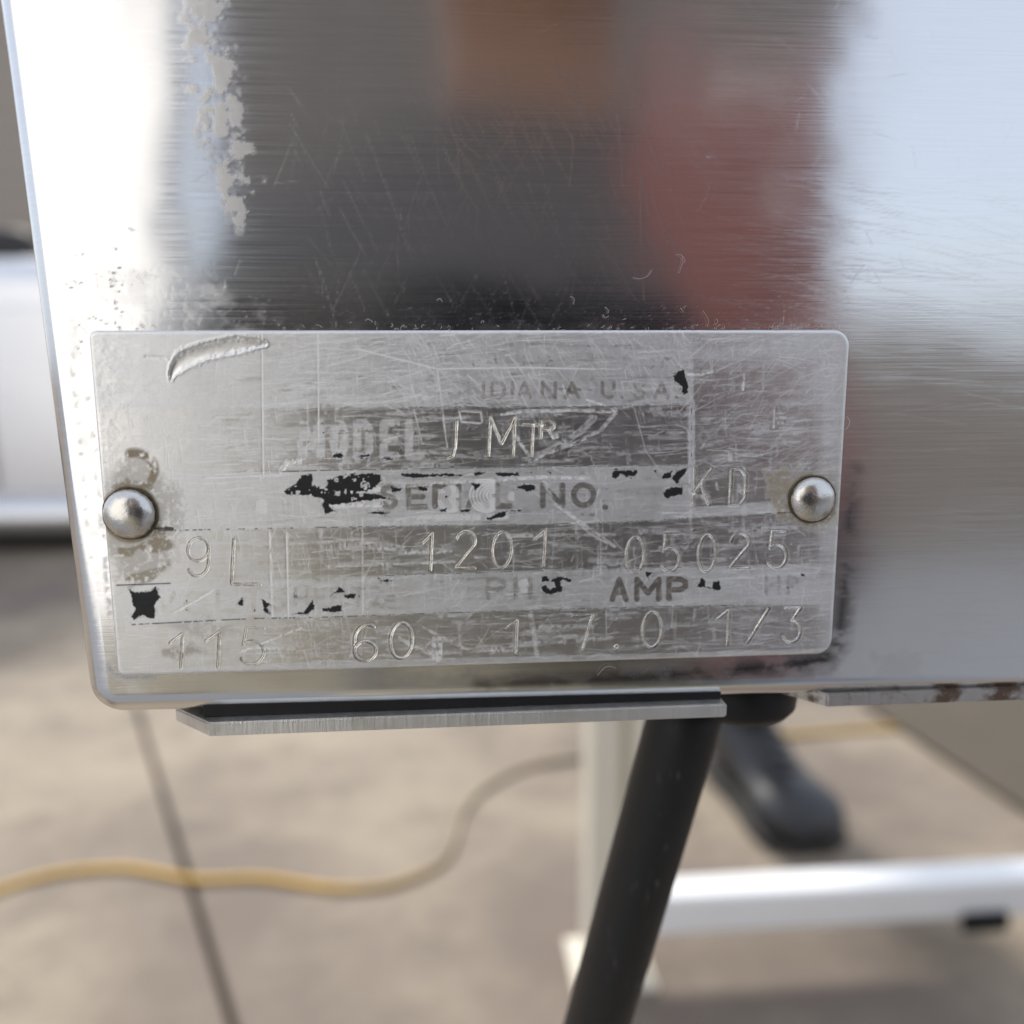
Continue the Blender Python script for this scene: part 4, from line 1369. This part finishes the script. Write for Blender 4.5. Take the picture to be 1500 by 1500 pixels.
for hnd, sg in ((hand_l, 1), (hand_r, -1)):
    for k, (dx, L) in enumerate(((-.03, .07), (-.01, .08), (.01, .075), (.03, .06))):
        q0 = Vector(up(hnd + fd * dx, .76))
        fing.append([(up(hnd, .80), .034), (tuple(q0), .010), (tuple(q0 + Vector((0, 0, -L * .5)) + fd * .006), .009), (tuple(q0 + Vector((0, 0, -L)) + fd * .016), .008)])
    q0 = Vector(up(hnd + fd * .04, .81))
    fing.append([(up(hnd, .80), .034), (tuple(q0), .012), (tuple(q0 + fd * .02 + Vector((0, 0, -.045))), .009)])
body = skin_mesh('body', [
    [(up(pel, 1.0), .13), (up(che, 1.22), .155), (up(che, 1.40), .15), (up(nck, 1.50), .060), (up(nck, 1.56), .058), (up(hed, 1.64), .090), (up(hed, 1.72), .095), (up(hed, 1.77), .070)],
    [(up(hed, 1.66), .03), (up(hed + fd * .11, 1.665), .012)],
    [(up(che, 1.40), .15), (up(shl, 1.41), .070), (up(shl + side * .05, 1.12), .048), (up(hand_l, .88), .032), (up(hand_l, .80), .034)],
    [(up(che, 1.40), .15), (up(shr, 1.41), .070), (up(shr - side * .05, 1.12), .048), (up(hand_r, .88), .032), (up(hand_r, .80), .034)]] + fing)
body.materials.append(M_JACKET); body.materials.append(M_SKIN); body.materials.append(M_HAIR)
for p in body.polygons:
    z = p.center.z - FLOOR_Z
    if z < 0.885 or 1.50 < z: p.material_index = 1
    if z > 1.70 or (z > 1.60 and (Vector((p.center.x, p.center.y, 0)) - Vector((hed.x, hed.y, 0))).dot(fd) < -.01): p.material_index = 2
o = bpy.data.objects.new('body', body); put(o, parent=person); local(o, person)

# white cabinet at left and the sided wall behind it
c_b = at_z(20, 806)
cab = empty('silver_cabinet', (c_b.x - .1, c_b.y, FLOOR_Z), 'silvery rounded cabinet far behind the left edge of the machine', 'cabinet')
x1 = at_y(180, 700, c_b.y).x
ztop = at_y(20, 372, c_b.y).z
bm = bmesh.new()
add_box(bm, (x1 - 1.6, c_b.y, FLOOR_Z + .12), (x1, c_b.y + .7, ztop), .12, 6)
bm_obj('carcass', bm, M_SILVER, cab, True)
bm = bmesh.new()
add_box(bm, (x1 - 1.52, c_b.y + .05, FLOOR_Z + .0005), (x1 - .05, c_b.y + .66, FLOOR_Z + .121), 0)
bm_obj('plinth', bm, M_DARK, cab)
bm = bmesh.new()
add_box(bm, (x1 - 1.62, c_b.y - .16, FLOOR_Z + .10), (x1 + .02, c_b.y + .02, FLOOR_Z + .24), .06, 5)
bm_obj('base_rail', bm, M_SILVER, cab, True)
for k in range(3):
    bm = bmesh.new()
    xa = x1 - 1.57 + k * .52
    add_box(bm, (xa, c_b.y - .02, FLOOR_Z + .26), (xa + .50, c_b.y - .0005, ztop - .22), .012, 3)
    d_ = bm_obj('door', bm, M_SILVER, cab)
    bm = bmesh.new()
    add_box(bm, (xa + .43, c_b.y - .05, -.05), (xa + .45, c_b.y - .0205, .13), .004)
    h_ = bm_obj('handle', bm, M_STRIP, None); h_.parent = d_
bm = bmesh.new()
kb = at_y(14, 352, c_b.y + .3)
tube(bm, [(kb.x, c_b.y + .3, ztop + .0005), (kb.x, c_b.y + .3, ztop + .03), (kb.x, c_b.y + .3, ztop + .11), (kb.x, c_b.y + .3, ztop + .15)], [.11, .12, .12, .07], 20)
bm_obj('dark_pot', bm, M_DARK, None, True, label='small dark pot on top of the silvery cabinet at left', cat='pot')

wy = 9.0
wall = empty('sided_wall', (-1, wy, FLOOR_Z), 'beige sided wall far behind the silvery cabinet', 'wall')
bw = bmesh.new()
add_box(bw, (-9, wy + .02, FLOOR_Z + .0005), (-1.4, wy + .2, 3.85), 0)
bm_obj('wall_core', bw, M_SIDING, wall)
bm = bmesh.new()
prism(bm, [(0, 0), (0.019, 0.0), (0.019, .19), (0.004, .19)], 0, 7.6, 'z')
pm = bpy.data.meshes.new('siding_board')
bmesh.ops.recalc_face_normals(bm, faces=bm.faces); bm.to_mesh(pm); bm.free()
pm.materials.append(M_SIDING)
for k in range(23):
    o = bpy.data.objects.new('siding_board', pm)
    put(o, parent=wall)
    o.matrix_local = Matrix.Translation((-8, 0, .02 + k * .2)) @ Matrix(((0, 0, 1, 0), (1, 0, 0, 0), (0, 1, 0, 0), (0, 0, 0, 1)))

# ================================================================== what the steel mirrors, on the camera's side
bm = bmesh.new()
add_box(bm, (-5.0, -2.6, FLOOR_Z + .0045), (-0.78, -2.3, 2.6), 0.01)
bm_obj('white_wall', bm, M_RENDER, None, label='white rendered wall mirrored at the left end of the steel', cat='wall')
shed = empty('dark_shed', (0.25, -2.5, FLOOR_Z), 'dark brown shed mirrored across the middle of the steel', 'shed')
bm = bmesh.new()
add_box(bm, (-0.66, -4.5, FLOOR_Z + .0045), (1.22, -2.52, 2.4), 0.01)
bm_obj('shed_wall', bm, M_SHED, shed)
bm = bmesh.new()
add_box(bm, (-0.80, -4.6, 2.4005), (1.36, -2.36, 2.5), 0.01)
bm_obj('roof', bm, M_DARK, shed)
for k in range(12):
    bm = bmesh.new()
    add_box(bm, (-0.655 + k * .156, -2.5195, FLOOR_Z + .01), (-0.505 + k * .156, -2.50, 2.36), 0.002)
    bm_obj('plank', bm, M_SHED, shed)
bm = bmesh.new()
add_box(bm, (1.3, -3.6, FLOOR_Z + .0045), (9.0, -3.4, 0.20), 0.01)
bm_obj('low_wall', bm, M_LOWWALL, None, label='low brown wall mirrored in the right part of the steel', cat='wall')
tc = empty('added_red_cabinet', (.62, -1.5, FLOOR_Z), 'added red cabinet giving the red mirrored above the right end of the data plate', 'cabinet')  # unseen red cabinet added so the steel mirrors red here
bm = bmesh.new()
add_box(bm, (.36, -1.9, FLOOR_Z + .06), (.72, -1.5, .60), .01)
bm_obj('carcass', bm, M_RED, tc)
bm = bmesh.new()
add_box(bm, (.40, -1.86, FLOOR_Z + .0045), (.68, -1.54, FLOOR_Z + .061), 0)
bm_obj('plinth', bm, M_DARK, tc)
for k in range(6):
    bm = bmesh.new()
    add_box(bm, (.375, -1.4995, FLOOR_Z + .08 + k * .21), (.705, -1.48, FLOOR_Z + .27 + k * .21), .004)
    d_ = bm_obj('added_cabinet_drawer', bm, M_RED, tc)
    bm = bmesh.new()
    add_box(bm, (.45, -1.4795, FLOOR_Z + .225 + k * .21), (.63, -1.455, FLOOR_Z + .24 + k * .21), .002)
    h_ = bm_obj('handle', bm, M_STRIP, None); h_.parent = d_

# photographer, kneeling behind the lens
ph = empty('person', (0.0, -0.62, FLOOR_Z), 'photographer in a dark jacket with a red sleeve mirrored in the steel above the plate', 'person')
def w(x, y, z): return (x + (.065 if y < -.26 else -.015), y + (.045 if y > -.26 else 0.0), z + (.10 if z > -.45 and y < -.3 else 0.0))
chains = [
    [(w(0, -.66, -.52), .15), (w(0, -.62, -.30), .16), (w(0, -.58, -.10), .17), (w(0, -.56, -.02), .15), (w(-.005, -.53, .09), .060), (w(-.01, -.50, .14), .058), (w(-.01, -.48, .22), .088), (w(-.01, -.49, .30), .092), (w(-.01, -.50, .35), .066)],
    [(w(-.01, -.48, .22), .088), (w(-.01, -.375, .225), .014)],
    [(w(0, -.66, -.52), .15), (w(.12, -.50, -.55), .085), (w(.14, -.28, -.50), .068), (w(.13, -.42, -.66), .055), (w(.13, -.62, -.71), .04)],
    [(w(0, -.66, -.52), .15), (w(-.12, -.55, -.56), .085), (w(-.15, -.42, -.69), .066), (w(-.14, -.70, -.69), .05), (w(-.14, -.88, -.70), .04)],
    [(w(0, -.56, -.02), .15), (w(.165, -.55, -.03), .068), (w(.16, -.42, -.20), .046), (w(.10, -.25, -.05), .032), (w(.075, -.225, -.01), .030)],
    [(w(0, -.56, -.02), .15), (w(-.19, -.55, -.03), .068), (w(-.20, -.42, -.20), .046), (w(-.10, -.25, -.11), .032), (w(-.055, -.225, -.01 - .065), .030)],
]
for sg in (1, -1):
    hx, hz = (.075, .0) if sg > 0 else (-.055, -.065)
    for k in range(4):
        z = .028 - k * .018 + hz
        chains.append([(w(hx, -.225, -.01 + hz), .030), (w(hx + sg * .005, -.200, z), .010), (w(hx - sg * .02, -.172, z), .009), (w(hx - sg * .045, -.168, z - .002), .008)])
    chains.append([(w(hx, -.225, -.01 + hz), .030), (w(hx - sg * .02, -.222, .022 + hz), .011), (w(hx - sg * .045, -.218, .018 + hz), .009)])
pb = skin_mesh('body', chains)
pb.materials.append(M_JACKET); pb.materials.append(M_SKIN); pb.materials.append(M_HAIR); pb.materials.append(M_KHAKI); pb.materials.append(M_REDCLOTH)
for p in pb.polygons:
    c_ = p.center
    if c_.z > .185: p.material_index = 1
    if c_.z < -.16 and c_.y < -.25: p.material_index = 3
    if c_.x > .13 and -.16 <= c_.z <= .20 and c_.y < -.25: p.material_index = 4
    if c_.y > -.25 and c_.x < -.01: p.material_index = 3
    if c_.z > .37 or (c_.z > .27 and c_.y < -.52): p.material_index = 2
o = bpy.data.objects.new('body', pb); put(o, parent=ph); local(o, ph)

# compact camera in the photographer's hands
cc = empty('compact_camera', (-.012, -.140, -.018), 'black compact camera in hands mirrored just above the plate', 'camera')
bm = bmesh.new()
add_box(bm, (-.064, -.153, -.018), (.040, -.131, .0405), .005, 3)
bm_obj('camera_body', bm, M_RUBBER, cc)
bm = bmesh.new()
tube(bm, [(-.00375, -.1305, .0127), (-.00375, -.118, .0127)], .020, 28)
bm_obj('lens_barrel', bm, M_RUBBER, cc, True)
